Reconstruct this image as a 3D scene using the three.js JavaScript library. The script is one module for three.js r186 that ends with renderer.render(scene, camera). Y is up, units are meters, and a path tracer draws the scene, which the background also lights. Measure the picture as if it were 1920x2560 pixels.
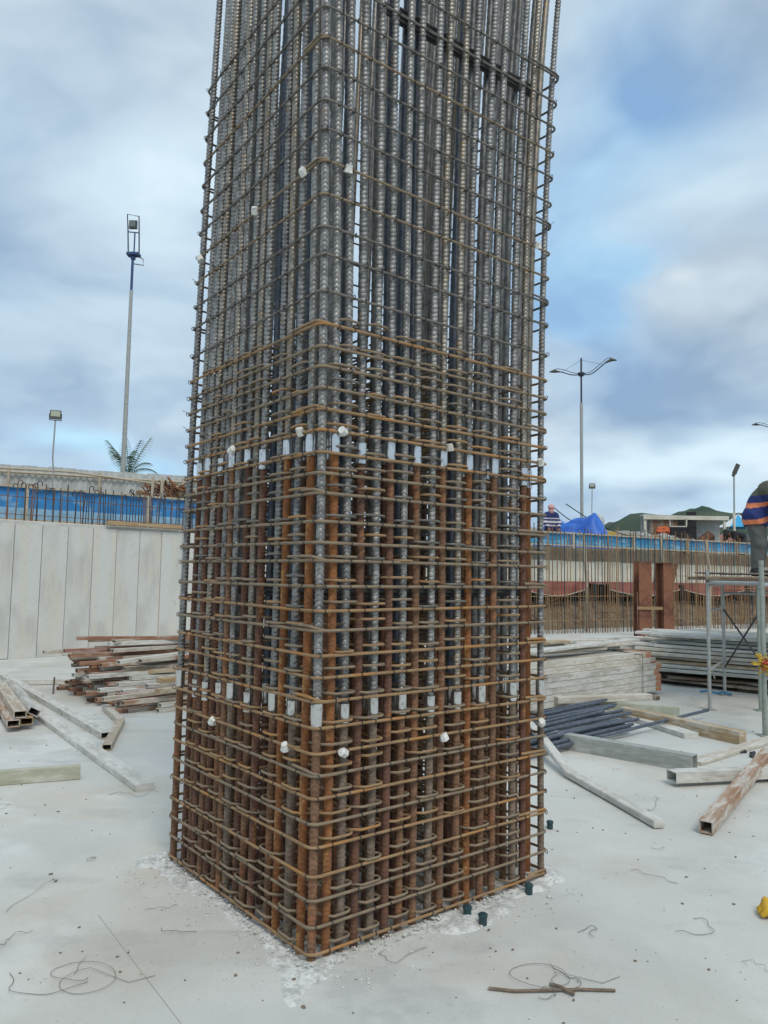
import * as THREE from 'three';
import { mergeGeometries, mergeVertices } from 'three/addons/utils/BufferGeometryUtils.js';
import { MarchingCubes } from 'three/addons/objects/MarchingCubes.js';

// ------------------------------------------------------------------ camera, sky, sun, exposure
const scene = new THREE.Scene();
const camera = new THREE.PerspectiveCamera(2 * Math.atan(1280 / 1900) * 180 / Math.PI, 0.75, 0.1, 3000);
camera.position.set(0, 1.5, 0);
camera.rotation.order = 'YXZ';
camera.rotation.set(Math.atan(156 / 1900), 0, 0.017);
const renderer = new THREE.WebGLRenderer({ antialias: true });
renderer.toneMapping = THREE.LinearToneMapping;
renderer.toneMappingExposure = 1.1;
renderer.shadowMap.enabled = true;
const sun = new THREE.DirectionalLight(0xfff4e6, 1.5);
sun.position.set(6, 24, 12);
sun.target.position.set(0, 0, -6);
sun.castShadow = true;
sun.shadow.radius = 45;
Object.assign(sun.shadow.camera, { left: -30, right: 30, top: 30, bottom: -30, near: 1, far: 90 });
scene.add(sun, sun.target);

// ------------------------------------------------------------------ random, noise
function rng(seed) { let a = seed >>> 0; return () => { a = (a + 0x6D2B79F5) >>> 0; let t = a; t = Math.imul(t ^ (t >>> 15), t | 1); t ^= t + Math.imul(t ^ (t >>> 7), t | 61); return ((t ^ (t >>> 14)) >>> 0) / 4294967296; }; }
const rand = rng(77);
const rr = (a, b) => a + (b - a) * rand();
const pick = (a) => a[Math.floor(rand() * a.length) % a.length];
const TAB = new Float32Array(65536); { const q = rng(5); for (let i = 0; i < 65536; i++) TAB[i] = q(); }
const hs = (i, j, s) => TAB[((i * 73 + j * 5419 + s * 9973) ^ (i * 7 + j * 131)) & 65535];
const sm = (t) => t * t * (3 - 2 * t);
const clamp = (v, a = 0, b = 1) => Math.min(b, Math.max(a, v));
const step = (a, b, v) => sm(clamp((v - a) / (b - a)));
const lerp = (a, b, t) => a + (b - a) * t;
const mix3 = (a, b, t) => [lerp(a[0], b[0], t), lerp(a[1], b[1], t), lerp(a[2], b[2], t)];
function vn(x, y, px, py, s) {           // value noise that repeats after px, py cells
  const i = Math.floor(x), j = Math.floor(y), u = sm(x - i), v = sm(y - j);
  const m = (a, p) => ((a % p) + p) % p;
  const i0 = m(i, px), i1 = m(i + 1, px), j0 = m(j, py), j1 = m(j + 1, py);
  return lerp(lerp(hs(i0, j0, s), hs(i1, j0, s), u), lerp(hs(i0, j1, s), hs(i1, j1, s), u), v);
}
function fbm(u, v, fx, fy, oct, s) {     // u, v in 0..1, tileable
  let r = 0, a = 0.5, n = 0;
  for (let o = 0; o < oct; o++) { r += a * vn(u * fx, v * fy, fx, fy, s + o * 17); n += a; a *= 0.55; fx *= 2; fy *= 2; }
  return r / n;
}
const BIG = 1 << 20;
const nz = (x, y, oct, s) => { let r = 0, a = 0.5, n = 0; for (let o = 0; o < oct; o++) { r += a * vn(x, y, BIG, BIG, s + o * 13); n += a; a *= 0.5; x = x * 2.03 + 11.3; y = y * 2.03 + 7.1; } return r / n; };

// ------------------------------------------------------------------ sky: broken grey cloud over pale blue
{
  const W = 2048, H = 1024, d = new Float32Array(W * H * 4);
  // cloud banks: azimuth and elevation in degrees, spreads, change of whiteness, change of blueness
  const banks = [
    [-25, 30, 6, 5, -.12, .0], [-17, 33, 4, 9, .22, 0], [-26, 22, 6, 4, -.26, -.1], [-16, 20, 4, 6, .16, .05], [-20, 12, 9, 4, .14, 0],
    [-22, 9.2, 3.6, .7, .7, .8], [-18, 7.6, 2.8, .9, .65, .9],
    [17, 36, 6, 4, .05, .35], [20, 33, 6, 5, -.3, .5], [14, 25, 4, 6, .05, .6], [23, 27, 5, 3, .12, 0], [15, 18.5, 3, 2.5, .0, 1.0], [19, 22, 3, 1.6, -.05, .8], [24, 19, 5, 2.5, .34, -.3],
    [21, 13.5, 8, 3, -.42, .12], [14, 12.5, 3, 2, -.2, .1], [24, 8.8, 5, 1.3, .95, .1], [16, 6.6, 6, 1.7, .6, .05], [21, 5.8, 2.6, .8, -.35, .0], [14, 5, 3, 1.2, -.1, 0], [25, 4.5, 4, 1.2, .22, .3],
  ];
  for (let j = 0; j < H; j++) {
    const el = ((j + 0.5) / H - 0.5) * 180;
    for (let i = 0; i < W; i++) {
      const ang = ((i + 0.5) / W - 0.5) * Math.PI * 2, az = ((ang + Math.PI / 2) * 180 / Math.PI + 540) % 360 - 180;
      const e = Math.max(el, 0) * Math.PI / 180, ce = Math.cos(e), X = Math.sin(az * Math.PI / 180) * ce, Z = Math.cos(az * Math.PI / 180) * ce, Y = Math.sin(e);
      const k = 1 / (Y + 0.22), x = X * k * 1.6 + 40, z = Z * k * 1.6 + 40;          // a flat cloud deck seen from below
      const w1 = nz(x * 1.3, z * 1.3, 4, 60) - .5, w2 = nz(x * 1.3 + 9, z * 1.3, 4, 71) - .5;
      const n = nz(x + w1 * 1.2, z + w2 * 1.2, 5, 3), m = nz(x * 2.6 + w2 * 2, z * 2.6 + w1 * 2, 5, 31), h = nz(az * .1 + 60 + w1 * 2.4, el * .2 + 50 + w2 * 2.4, 7, 88);
      let c = .5 + (n - .5) * .65 + (m - .5) * .6 + (h - .5) * .95, b = (nz(x * .8 + 3, z * .8, 3, 45) - .5) * .8 + .24;
      for (const [ba, be, sa, se, dc, db] of banks) {
        const q = ((az - ba + w1 * sa * 1.6) / sa) ** 2 + ((el - be + w2 * se * 2.2) / se) ** 2;
        if (q < 12) { const g = Math.exp(-q * .8) * (.65 + .7 * m); c += dc * g; b += db * g; }
      }
      c = clamp(c, 0, 1.15); b = clamp(b);
      let col = mix3([.285, .39, .515], [.70, .80, .865], c);
      col = mix3(col, mix3([.22, .40, .68], [.44, .71, .90], c), b * .9);
      if (el < 0) col = mix3(col, [.34, .35, .34], clamp(-el / 4));
      d.set([col[0], col[1], col[2], 1], (j * W + i) * 4);
    }
  }
  const t = new THREE.DataTexture(d, W, H, THREE.RGBAFormat, THREE.FloatType);
  t.mapping = THREE.EquirectangularReflectionMapping; t.magFilter = t.minFilter = THREE.LinearFilter; t.needsUpdate = true;
  scene.background = t; scene.environment = t;
}

// ------------------------------------------------------------------ textures and materials
const toS = (v) => { v = clamp(v); return 255 * (v <= .0031308 ? v * 12.92 : 1.055 * v ** (1 / 2.4) - .055); };
function colourMap(w, h, fn) {
  const d = new Uint8Array(w * h * 4);
  for (let j = 0; j < h; j++) for (let i = 0; i < w; i++) { const c = fn((i + .5) / w, (j + .5) / h); const o = (j * w + i) * 4; d[o] = toS(c[0]); d[o + 1] = toS(c[1]); d[o + 2] = toS(c[2]); d[o + 3] = 255; }
  const t = new THREE.DataTexture(d, w, h); t.colorSpace = THREE.SRGBColorSpace; t.wrapS = t.wrapT = THREE.RepeatWrapping; t.magFilter = THREE.LinearFilter; t.minFilter = THREE.LinearMipmapLinearFilter; t.generateMipmaps = true; t.needsUpdate = true; return t;
}
function greyMap(w, h, fn) {
  const d = new Uint8Array(w * h * 4);
  for (let j = 0; j < h; j++) for (let i = 0; i < w; i++) { const v = clamp(fn((i + .5) / w, (j + .5) / h)) * 255, o = (j * w + i) * 4; d[o] = d[o + 1] = d[o + 2] = v; d[o + 3] = 255; }
  const t = new THREE.DataTexture(d, w, h); t.wrapS = t.wrapT = THREE.RepeatWrapping; t.magFilter = THREE.LinearFilter; t.minFilter = THREE.LinearMipmapLinearFilter; t.generateMipmaps = true; t.needsUpdate = true; return t;
}
const std = (o) => { const m = new THREE.MeshStandardMaterial({ roughness: .85, metalness: 0, side: THREE.DoubleSide, ...o }); return m; };
const lin = (r, g, b) => new THREE.Color().setRGB(r, g, b);
// bars: u runs round the bar, v along it, one tile per metre
function barMap(seed, base, spots, rust, share) {
  return colourMap(64, 512, (u, v) => {
    const a = fbm(u, v, 4, 24, 4, seed), b = fbm(u, v, 8, 90, 3, seed + 50), e = fbm(u, v, 2, 7, 3, seed + 90);
    let c = mix3(base, spots, step(.35, .7, a * .6 + b * .4));
    c = mix3(c, rust, step(1 - share, 1.12 - share, e * .75 + b * .3));
    return c.map((q) => q * (.8 + .4 * b));
  });
}
const M = {};
const mt = (m, o = {}) => std({ map: m, ...o });
M.steelA = mt(barMap(1, [.235, .23, .215], [.36, .35, .33], [.34, .23, .14], .3), { roughness: .46, metalness: .5 });
M.steelB = mt(barMap(2, [.19, .187, .18], [.32, .312, .30], [.30, .20, .12], .22), { roughness: .46, metalness: .5 });
M.steelC = mt(barMap(3, [.26, .235, .20], [.37, .335, .28], [.36, .24, .13], .42), { roughness: .42, metalness: .55 });
M.steelBlue = mt(barMap(8, [.10, .125, .16], [.16, .18, .21], [.13, .11, .10], .2), { roughness: .5, metalness: .4 });
M.rustOrange = mt(barMap(4, [.29, .112, .038], [.19, .082, .036], [.38, .19, .07], .4), { roughness: .92 });
M.rustRed = mt(barMap(5, [.165, .077, .048], [.115, .060, .042], [.25, .115, .05], .36), { roughness: .92 });
M.rustBrown = mt(barMap(6, [.17, .09, .052], [.23, .13, .075], [.25, .11, .05], .38), { roughness: .92 });
M.rustGrey = mt(barMap(7, [.16, .118, .085], [.22, .17, .125], [.20, .10, .05], .34), { roughness: .9 });
M.tieRust = mt(barMap(9, [.33, .215, .11], [.25, .155, .082], [.38, .19, .065], .36), { roughness: .85 });
M.tieBrown = mt(barMap(10, [.28, .215, .14], [.205, .155, .11], [.33, .17, .06], .3), { roughness: .8, metalness: .15 });
M.tieSteel = mt(barMap(11, [.135, .125, .11], [.19, .172, .148], [.26, .14, .06], .2), { roughness: .65, metalness: .3 });
M.tieDark = mt(barMap(12, [.055, .055, .06], [.085, .08, .08], [.11, .07, .05], .2), { roughness: .7, metalness: .3 });
M.wire = std({ color: lin(.05, .047, .045), roughness: .7, metalness: .3 });
M.wirePale = std({ color: lin(.22, .205, .18), roughness: .7, metalness: .2 });
M.coupler = std({ map: colourMap(64, 64, (u, v) => { const a = fbm(u, v, 16, 4, 3, 8), b = fbm(u, v, 5, 5, 3, 81); return mix3([.70, .70, .69], [.48, .46, .44], step(.5, .75, a)).map((q) => q * (.86 + .2 * b)); }), roughness: .24, metalness: .95 });
M.plasticWhite = std({ map: colourMap(64, 64, (u, v) => mix3([.72, .71, .66], [.50, .47, .40], step(.5, .8, fbm(u, v, 4, 4, 4, 15)))), roughness: .7 });
M.capGreen = std({ color: lin(.02, .055, .06), roughness: .45 });
// concrete
const slabMap = colourMap(2048, 2048, (u, v) => {       // 9 m tile
  const a = fbm(u, v, 5, 5, 7, 21), b = fbm(u, v, 70, 70, 4, 22), c = fbm(u, v, 22, 22, 5, 23), e = fbm(u, v, 1000, 1000, 1, 24), g = fbm(u, v, 9, 9, 6, 25);
  let k = mix3([.51, .515, .475], [.595, .60, .56], step(.3, .7, a * .7 + c * .3));
  k = mix3(k, [.52, .48, .41], step(.56, .68, g) * .5);                      // buff stains
  k = mix3(k, [.42, .425, .40], step(.54, .70, fbm(u, v, 11, 26, 7, 26)) * (.25 + .4 * step(.4, .62, b)));  // scuffs and wet cement marks
  k = mix3(k, [.67, .68, .65], step(.60, .74, fbm(u, v, 13, 13, 6, 28)) * .6);
  k = mix3(k, [.27, .265, .245], step(.86, .97, e) * step(.44, .68, c) * .45);  // grit
  return k.map((q) => q * (.92 + .10 * b + .06 * e));
});
const slabBump = greyMap(1024, 1024, (u, v) => .5 * fbm(u, v, 40, 40, 5, 22) + .5 * fbm(u, v, 9, 9, 4, 27));
M.slab = std({ map: slabMap, bumpMap: slabBump, bumpScale: .006, roughness: .88, vertexColors: true });
M.rough = std({ map: colourMap(512, 512, (u, v) => { const a = fbm(u, v, 14, 14, 5, 33), b = fbm(u, v, 60, 60, 3, 34); return mix3([.46, .46, .43], [.68, .685, .655], step(.3, .65, a * .6 + b * .4)).map((q) => q * (.86 + .2 * b)); }), roughness: .95 });
M.wallPanel = [0, 1, 2].map((s) => std({ map: colourMap(256, 1024, (u, v) => {   // 1 x 2.5 m
  const a = fbm(u, v, 3, 4, 6, 40 + s), b = fbm(u, v, 40, 60, 3, 44 + s), c = fbm(u, v, 14, 3, 4, 47 + s);
  let k = mix3([.50, .495, .455], [.60, .60, .56], step(.3, .7, a)); k = mix3(k, [.62, .58, .49], step(.52, .66, c) * .55); k = mix3(k, [.36, .355, .33], step(.64, .76, b) * step(.5, .7, a) * .4);
  return k.map((q) => q * (.95 + .08 * b));
}), roughness: .92 }));
M.joint = std({ color: lin(.24, .24, .225), roughness: .95 });
// beams and tubes: u along the length in metres, v across
function lumber(seed, base, other, spat, share) {
  return colourMap(512, 256, (u, v) => {
    const g = fbm(u, v, 3, 60, 4, seed), a = fbm(u, v, 3, 16, 4, seed + 9), b = fbm(u, v, 14, 50, 4, seed + 19);
    let c = mix3(base, other, step(.35, .68, g * .55 + a * .45)); c = mix3(c, spat, step(.86 - share, 1.2 - share, a * .6 + b * .4)); return c.map((q) => q * (.82 + .34 * b));
  });
}
const mm = (t, o) => std({ map: t, ...o });
M.pale = [mm(lumber(51, [.50, .48, .425], [.57, .555, .50], [.62, .61, .57], .5)), mm(lumber(52, [.44, .42, .37], [.53, .51, .455], [.61, .60, .55], .55)), mm(lumber(53, [.50, .445, .355], [.55, .515, .44], [.60, .585, .53], .5))];
M.tan = [mm(lumber(54, [.42, .29, .155], [.34, .225, .115], [.50, .45, .36], .36)), mm(lumber(55, [.36, .25, .14], [.45, .34, .20], [.52, .48, .40], .44))];
M.greyBeam = mm(lumber(56, [.30, .32, .30], [.38, .40, .37], [.50, .51, .48], .38));
M.greenBeam = mm(lumber(57, [.38, .39, .29], [.45, .45, .35], [.52, .52, .45], .4));
M.tubeRust = [mm(lumber(58, [.34, .185, .105], [.44, .34, .25], [.54, .50, .44], .46)), mm(lumber(59, [.28, .135, .08], [.38, .25, .17], [.50, .44, .37], .42)), mm(lumber(60, [.40, .325, .235], [.47, .395, .305], [.55, .52, .46], .48)), mm(lumber(63, [.30, .085, .065], [.36, .20, .14], [.46, .42, .37], .42))];
M.brownWood = [mm(lumber(61, [.13, .085, .055], [.20, .14, .095], [.34, .30, .25], .42)), mm(lumber(62, [.19, .145, .105], [.26, .21, .16], [.38, .35, .30], .44))];
M.orangeEnd = std({ map: lumber(64, [.52, .17, .075], [.44, .19, .10], [.50, .36, .26], .42) });
M.yellow = std({ map: lumber(65, [.62, .40, .03], [.55, .34, .03], [.66, .5, .15], .4), roughness: .8 });
M.red = std({ map: lumber(66, [.42, .04, .03], [.5, .06, .04], [.45, .15, .1], .4), roughness: .7 });
M.soil = std({ map: colourMap(512, 512, (u, v) => { const a = fbm(u, v, 6, 6, 6, 71), b = fbm(u, v, 40, 40, 3, 72); return mix3([.15, .115, .075], [.27, .215, .145], step(.3, .7, a * .6 + b * .4)); }), roughness: 1 });
M.capTan = std({ map: colourMap(512, 256, (u, v) => { const a = fbm(u, v, 8, 4, 6, 73), b = fbm(u, v, 60, 30, 3, 74); return mix3([.24, .185, .125], [.37, .31, .225], step(.3, .7, a * .6 + b * .4)); }), roughness: 1 });
M.cream = [0, 1].map((s) => std({ map: colourMap(256, 256, (u, v) => { const a = fbm(u, v, 4, 3, 5, 75 + s), b = fbm(u, v, 30, 30, 3, 77 + s); return mix3([.58, .555, .45], [.70, .68, .58], step(.3, .7, a)).map((q) => q * (.9 + .15 * b)); }) }));
M.redSheet = std({ map: colourMap(256, 256, (u, v) => { const a = fbm(u, v, 4, 4, 5, 79), b = fbm(u, v, 20, 40, 3, 80); return mix3([.235, .062, .05], [.33, .115, .095], step(.3, .7, a * .6 + b * .4)); }), roughness: .8 });
M.dark = std({ color: lin(.03, .028, .026), roughness: .9 });
M.black = std({ color: lin(.012, .012, .015), roughness: .6 });
const blueMap = (s, top, low) => colourMap(256, 128, (u, v) => { const a = fbm(u, v, 6, 3, 5, s), b = fbm(u, v, 40, 8, 3, s + 3); let k = v > .38 + .03 * (a - .5) ? top : low; k = mix3(k, [.30, .48, .62], step(.58, .7, a) * .55); return k.map((q) => q * (.82 + .34 * b)); });
M.blueL = std({ map: blueMap(82, [.035, .24, .56], [.27, .48, .66]), roughness: .6 });
M.blueR = std({ map: blueMap(85, [.03, .22, .42], [.07, .29, .46]), roughness: .6 });
M.creamPost = std({ map: lumber(88, [.50, .44, .32], [.42, .36, .26], [.55, .50, .40], .4) });
M.sheet = [0, 1].map((s) => std({ map: colourMap(128, 256, (u, v) => { const a = fbm(u, v, 4, 5, 5, 91 + s), b = fbm(u, v, 12, 2, 3, 95 + s); return mix3([.47, .49, .475], [.60, .625, .61], step(.3, .7, a)).map((q) => q * (.86 + .22 * b)); }), roughness: .6 }));
M.galv = std({ map: lumber(97, [.36, .37, .36], [.44, .45, .43], [.30, .29, .26], .35), roughness: .5, metalness: .35 });
M.galvGreen = std({ map: lumber(98, [.27, .31, .27], [.34, .38, .33], [.24, .27, .22], .35), roughness: .55, metalness: .25 });
M.poleGrey = std({ map: lumber(99, [.36, .38, .36], [.44, .46, .44], [.32, .33, .31], .3), roughness: .6, metalness: .2 });
M.poleBlue = std({ color: lin(.03, .075, .20), roughness: .5 });
M.frameDark = std({ color: lin(.035, .05, .08), roughness: .5 });
M.lampBody = std({ color: lin(.06, .065, .06), roughness: .5 });
M.lampGlass = std({ color: lin(.44, .45, .34), roughness: .15, metalness: .2 });
M.lampGlassDark = std({ color: lin(.16, .19, .18), roughness: .2 });
M.tarp = std({ map: colourMap(256, 256, (u, v) => { const a = fbm(u, v, 5, 5, 5, 101), b = fbm(u, v, 3, 30, 3, 104); return mix3([.012, .085, .42], [.03, .17, .62], step(.3, .7, a * .6 + b * .4)); }), roughness: .5 });
M.hill = std({ vertexColors: true, roughness: 1 });
M.leafPalm = std({ color: lin(.045, .10, .035), roughness: .6 });
M.leafPalmDry = std({ color: lin(.11, .15, .05), roughness: .7 });
M.bark = std({ color: lin(.16, .13, .10), roughness: 1 });

// ------------------------------------------------------------------ helpers
const used = {};
const numbered = (n) => { used[n] = (used[n] || 0) + 1; return used[n] === 1 ? n : n + '_' + String(used[n] - 1).padStart(3, '0'); };
function fin(o) { o.castShadow = true; o.receiveShadow = true; return o; }
function tag(o, label, category, group, kind) { o.userData.label = label; if (category) o.userData.category = category; if (group) o.userData.group = group; if (kind) o.userData.kind = kind; return o; }
function thing(name, label, category, [x, y, z] = [0, 0, 0], turn = 0, group) { const o = new THREE.Group(); o.name = numbered(name); o.position.set(x, y, z); o.rotation.y = turn; scene.add(o); return tag(o, label, category, group, 'thing'); }
function part(name, geo, mat, parent) { const m = fin(new THREE.Mesh(geo, mat)); m.name = name; parent.add(m); return m; }
function solo(name, geo, mat, label, category, group, [x, y, z] = [0, 0, 0], turn = 0) { const m = fin(new THREE.Mesh(geo, mat)); m.name = numbered(name); m.position.set(x, y, z); m.rotation.y = turn; scene.add(m); return tag(m, label, category, group); }
function structure(name, geo, mat, label) { const m = fin(new THREE.Mesh(geo, mat)); m.name = numbered(name); scene.add(m); return tag(m, label, null, null, 'structure'); }
function uvBox(g, s = 1, off = 0) {      // uv in metres from the face's own direction
  if (g.index) g = g.toNonIndexed(); g.computeVertexNormals();
  const p = g.attributes.position, n = g.attributes.normal, uv = new Float32Array(p.count * 2);
  for (let t = 0; t < p.count; t += 3) {
    let ax = 0, ay = 0, az = 0; for (let k = 0; k < 3; k++) { ax += Math.abs(n.getX(t + k)); ay += Math.abs(n.getY(t + k)); az += Math.abs(n.getZ(t + k)); }
    for (let k = 0; k < 3; k++) { const i = t + k, x = p.getX(i), y = p.getY(i), z = p.getZ(i); const [a, b] = ax > ay && ax > az ? [z, y] : ay > az ? [x, z] : [x, y]; uv[i * 2] = a * s + off; uv[i * 2 + 1] = b * s + off * .7; }
  }
  g.setAttribute('uv', new THREE.BufferAttribute(uv, 2)); return g;
}
// box with chamfered long edges, length along x
function beamGeo(l, h, w, c = .004, off = 0) {
  const s = new THREE.Shape(), a = w / 2, b = h / 2; c = Math.min(c, a * .4, b * .4);
  s.moveTo(-a + c, -b); s.lineTo(a - c, -b); s.lineTo(a, -b + c); s.lineTo(a, b - c); s.lineTo(a - c, b); s.lineTo(-a + c, b); s.lineTo(-a, b - c); s.lineTo(-a, -b + c); s.closePath();
  const g = new THREE.ExtrudeGeometry(s, { depth: l, bevelEnabled: false }); g.translate(0, 0, -l / 2); g.rotateY(Math.PI / 2); return uvBox(g, 1, off);
}
function tubeBoxGeo(l, h, w, t = .005, off = 0) {
  const s = new THREE.Shape(), a = w / 2, b = h / 2; s.moveTo(-a, -b); s.lineTo(a, -b); s.lineTo(a, b); s.lineTo(-a, b); s.closePath();
  const q = new THREE.Path(), c = a - t, d = b - t; q.moveTo(-c, -d); q.lineTo(-c, d); q.lineTo(c, d); q.lineTo(c, -d); q.closePath(); s.holes.push(q);
  const g = new THREE.ExtrudeGeometry(s, { depth: l, bevelEnabled: false }); g.translate(0, 0, -l / 2); g.rotateY(Math.PI / 2); return uvBox(g, 1, off);
}
const box = (w, h, d, x = 0, y = 0, z = 0, s = 1) => { const g = uvBox(new THREE.BoxGeometry(w, h, d), s); g.translate(x, y, z); return g; };
// round bar swept through points, u round, v metres
function sweep(pts, r, seg = 6, closed = false, v0 = 0, caps = true) {
  const n = pts.length, pos = [], uv = [], idx = [], T = new THREE.Vector3(), N = new THREE.Vector3(), B = new THREE.Vector3(), prev = new THREE.Vector3(); let len = v0, has = false;
  const rows = closed ? n + 1 : n;
  for (let i = 0; i < rows; i++) {
    const p = pts[i % n], a = closed ? pts[(i - 1 + n) % n] : pts[Math.max(0, i - 1)], b = closed ? pts[(i + 1) % n] : pts[Math.min(n - 1, i + 1)];
    T.subVectors(b, a).normalize();
    if (!has) { N.set(0, 1, 0); if (Math.abs(T.y) > .9) N.set(1, 0, 0); has = true; } else N.copy(prev);
    N.addScaledVector(T, -N.dot(T)).normalize(); B.crossVectors(T, N); prev.copy(N);
    if (i) len += p.distanceTo(pts[(i - 1) % n]);
    const rad = typeof r === 'function' ? r(i / (rows - 1)) : r;
    for (let k = 0; k <= seg; k++) { const t = k / seg * Math.PI * 2, c = Math.cos(t) * rad, s = Math.sin(t) * rad; pos.push(p.x + N.x * c + B.x * s, p.y + N.y * c + B.y * s, p.z + N.z * c + B.z * s); uv.push(k / seg, len); }
  }
  for (let i = 0; i < rows - 1; i++) for (let k = 0; k < seg; k++) { const a = i * (seg + 1) + k, b = a + seg + 1; idx.push(a, b, a + 1, b, b + 1, a + 1); }
  if (!closed && caps) for (const i of [0, rows - 1]) { const c = pos.length / 3, p = pts[i]; pos.push(p.x, p.y, p.z); uv.push(.5, len); for (let k = 0; k < seg; k++) { const a = i * (seg + 1) + k; if (i) idx.push(a, c, a + 1); else idx.push(a, a + 1, c); } }
  const g = new THREE.BufferGeometry(); g.setAttribute('position', new THREE.Float32BufferAttribute(pos, 3)); g.setAttribute('uv', new THREE.Float32BufferAttribute(uv, 2)); g.setIndex(idx); g.computeVertexNormals(); return g;
}
const V = (x, y, z) => new THREE.Vector3(x, y, z);
const rod = (a, b, r, seg = 6) => sweep([a, b], r, seg);
// ribbed bar along y, following path(y) -> Vector3
function ribbed(path, y0, y1, r, seg, pitch, hand, v0, rib = .0016) {
  const fine = rib > .0012, per = fine ? 4 : 2, n = Math.ceil((y1 - y0) / pitch) * per, pos = [], uv = [], idx = [];
  for (let i = 0; i <= n; i++) {
    const f = fine ? [0, .58, .70, .88][i % 4] : (i % 2) / 2, y = Math.min(y1, y0 + pitch * (Math.floor(i / per) + f)), c = path(y), rad = r + (fine ? (i % 4 > 1 ? -rib : rib * .15) : i % 2 ? rib : -rib * .5);
    for (let k = 0; k <= seg; k++) { const t = k / seg * Math.PI * 2, tilt = i === 0 || i === n ? 0 : hand * r * .7 * Math.sin(t); pos.push(c.x + Math.cos(t) * rad, c.y + tilt, c.z + Math.sin(t) * rad); uv.push(k / seg, y + v0); }
  }
  for (let i = 0; i < n; i++) for (let k = 0; k < seg; k++) { const a = i * (seg + 1) + k, b = a + seg + 1; idx.push(a, b, a + 1, b, b + 1, a + 1); }
  const g = new THREE.BufferGeometry(); g.setAttribute('position', new THREE.Float32BufferAttribute(pos, 3)); g.setAttribute('uv', new THREE.Float32BufferAttribute(uv, 2)); g.setIndex(idx); g.computeVertexNormals(); return g;
}
function lump(r, seed, sx = 1, sy = 1, sz = 1, rough = .25, det = 1) {
  let g = new THREE.IcosahedronGeometry(r, det); g.deleteAttribute('normal'); g.deleteAttribute('uv'); g = mergeVertices(g, 1e-4);
  const p = g.attributes.position; for (let i = 0; i < p.count; i++) { const k = 1 + (hs(i, seed, 3) - .5) * 2 * rough; p.setXYZ(i, p.getX(i) * k * sx, p.getY(i) * k * sy, p.getZ(i) * k * sz); }
  return uvBox(g, 1 / r * .3);
}

// ------------------------------------------------------------------ the setting
{
  // concrete slab of the pit
  const g = new THREE.PlaneGeometry(70, 60, 280, 240); g.rotateX(-Math.PI / 2); g.translate(0, 0, -16);
  const p = g.attributes.position, uv = g.attributes.uv, col = [];
  for (let i = 0; i < p.count; i++) { const x = p.getX(i), z = p.getZ(i); uv.setXY(i, x / 9, z / 9); const k = .9 + .2 * nz(x * .35 + 50, z * .35 + 50, 3, 201), w = nz(x * .8 + 80, z * .8 + 90, 3, 207) - .5; col.push(k * (1 + w * .05), k, k * (1 - w * .08)); }
  g.setAttribute('color', new THREE.Float32BufferAttribute(col, 3));
  structure('concrete_slab', g, M.slab, 'pale grey concrete floor slab of the building pit');
}
{
  // street level round the pit
  const s = new THREE.Shape([[-900, 60], [900, 60], [900, -900], [-900, -900]].map(([x, z]) => new THREE.Vector2(x, z)));
  const hole = new THREE.Path([[-26, 7.2], [-6.45, -12.55], [-1.1, -17.9], [4.0, -22.8], [13.4, -28.5], [34, -40], [60, -40], [60, 40], [-26, 40]].map(([x, z]) => new THREE.Vector2(x, z))); s.holes.push(hole);
  const g = new THREE.ShapeGeometry(s); g.rotateX(Math.PI / 2); g.translate(0, 2.2, 0);
  const uv = g.attributes.uv, p = g.attributes.position; for (let i = 0; i < p.count; i++) uv.setXY(i, p.getX(i) / 4, p.getZ(i) / 4);
  structure('ground', g, M.soil, 'brown earth of the street level round the pit');
}
{
  // wooded hills far behind
  const NX = 160, NZ = 26, pos = [], col = [], idx = [];
  for (let j = 0; j <= NZ; j++) for (let i = 0; i <= NX; i++) {
    const x = -200 + i * 7, z = -470 - j * 15, t = j / NZ;
    const ridge = 68 * step(192, 256, x) * (.88 + .18 * nz(x * .02, 3, 3, 211)) + 8 * step(270, 320, x) - 9 * Math.exp(-(((x - 290) / 12) ** 2));
    const h = ridge * sm(Math.min(1, t * 1.25)) * (.9 + .2 * nz(x * .03, z * .03, 4, 215)) + 3.2 * nz(x * .16, z * .16, 3, 219) * Math.min(1, ridge / 10);
    pos.push(x, h - 4, z); const n = nz(x * .08, z * .08, 4, 222); const c = mix3([.034, .060, .040], [.070, .098, .058], step(.35, .65, n)); col.push(...c);
  }
  for (let j = 0; j < NZ; j++) for (let i = 0; i < NX; i++) { const a = j * (NX + 1) + i, b = a + NX + 1; idx.push(a, a + 1, b, b, a + 1, b + 1); }
  const g = new THREE.BufferGeometry(); g.setAttribute('position', new THREE.Float32BufferAttribute(pos, 3)); g.setAttribute('color', new THREE.Float32BufferAttribute(col, 3)); g.setIndex(idx); g.computeVertexNormals();
  structure('hills', g, M.hill, 'low wooded green hills on the horizon');
}
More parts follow.
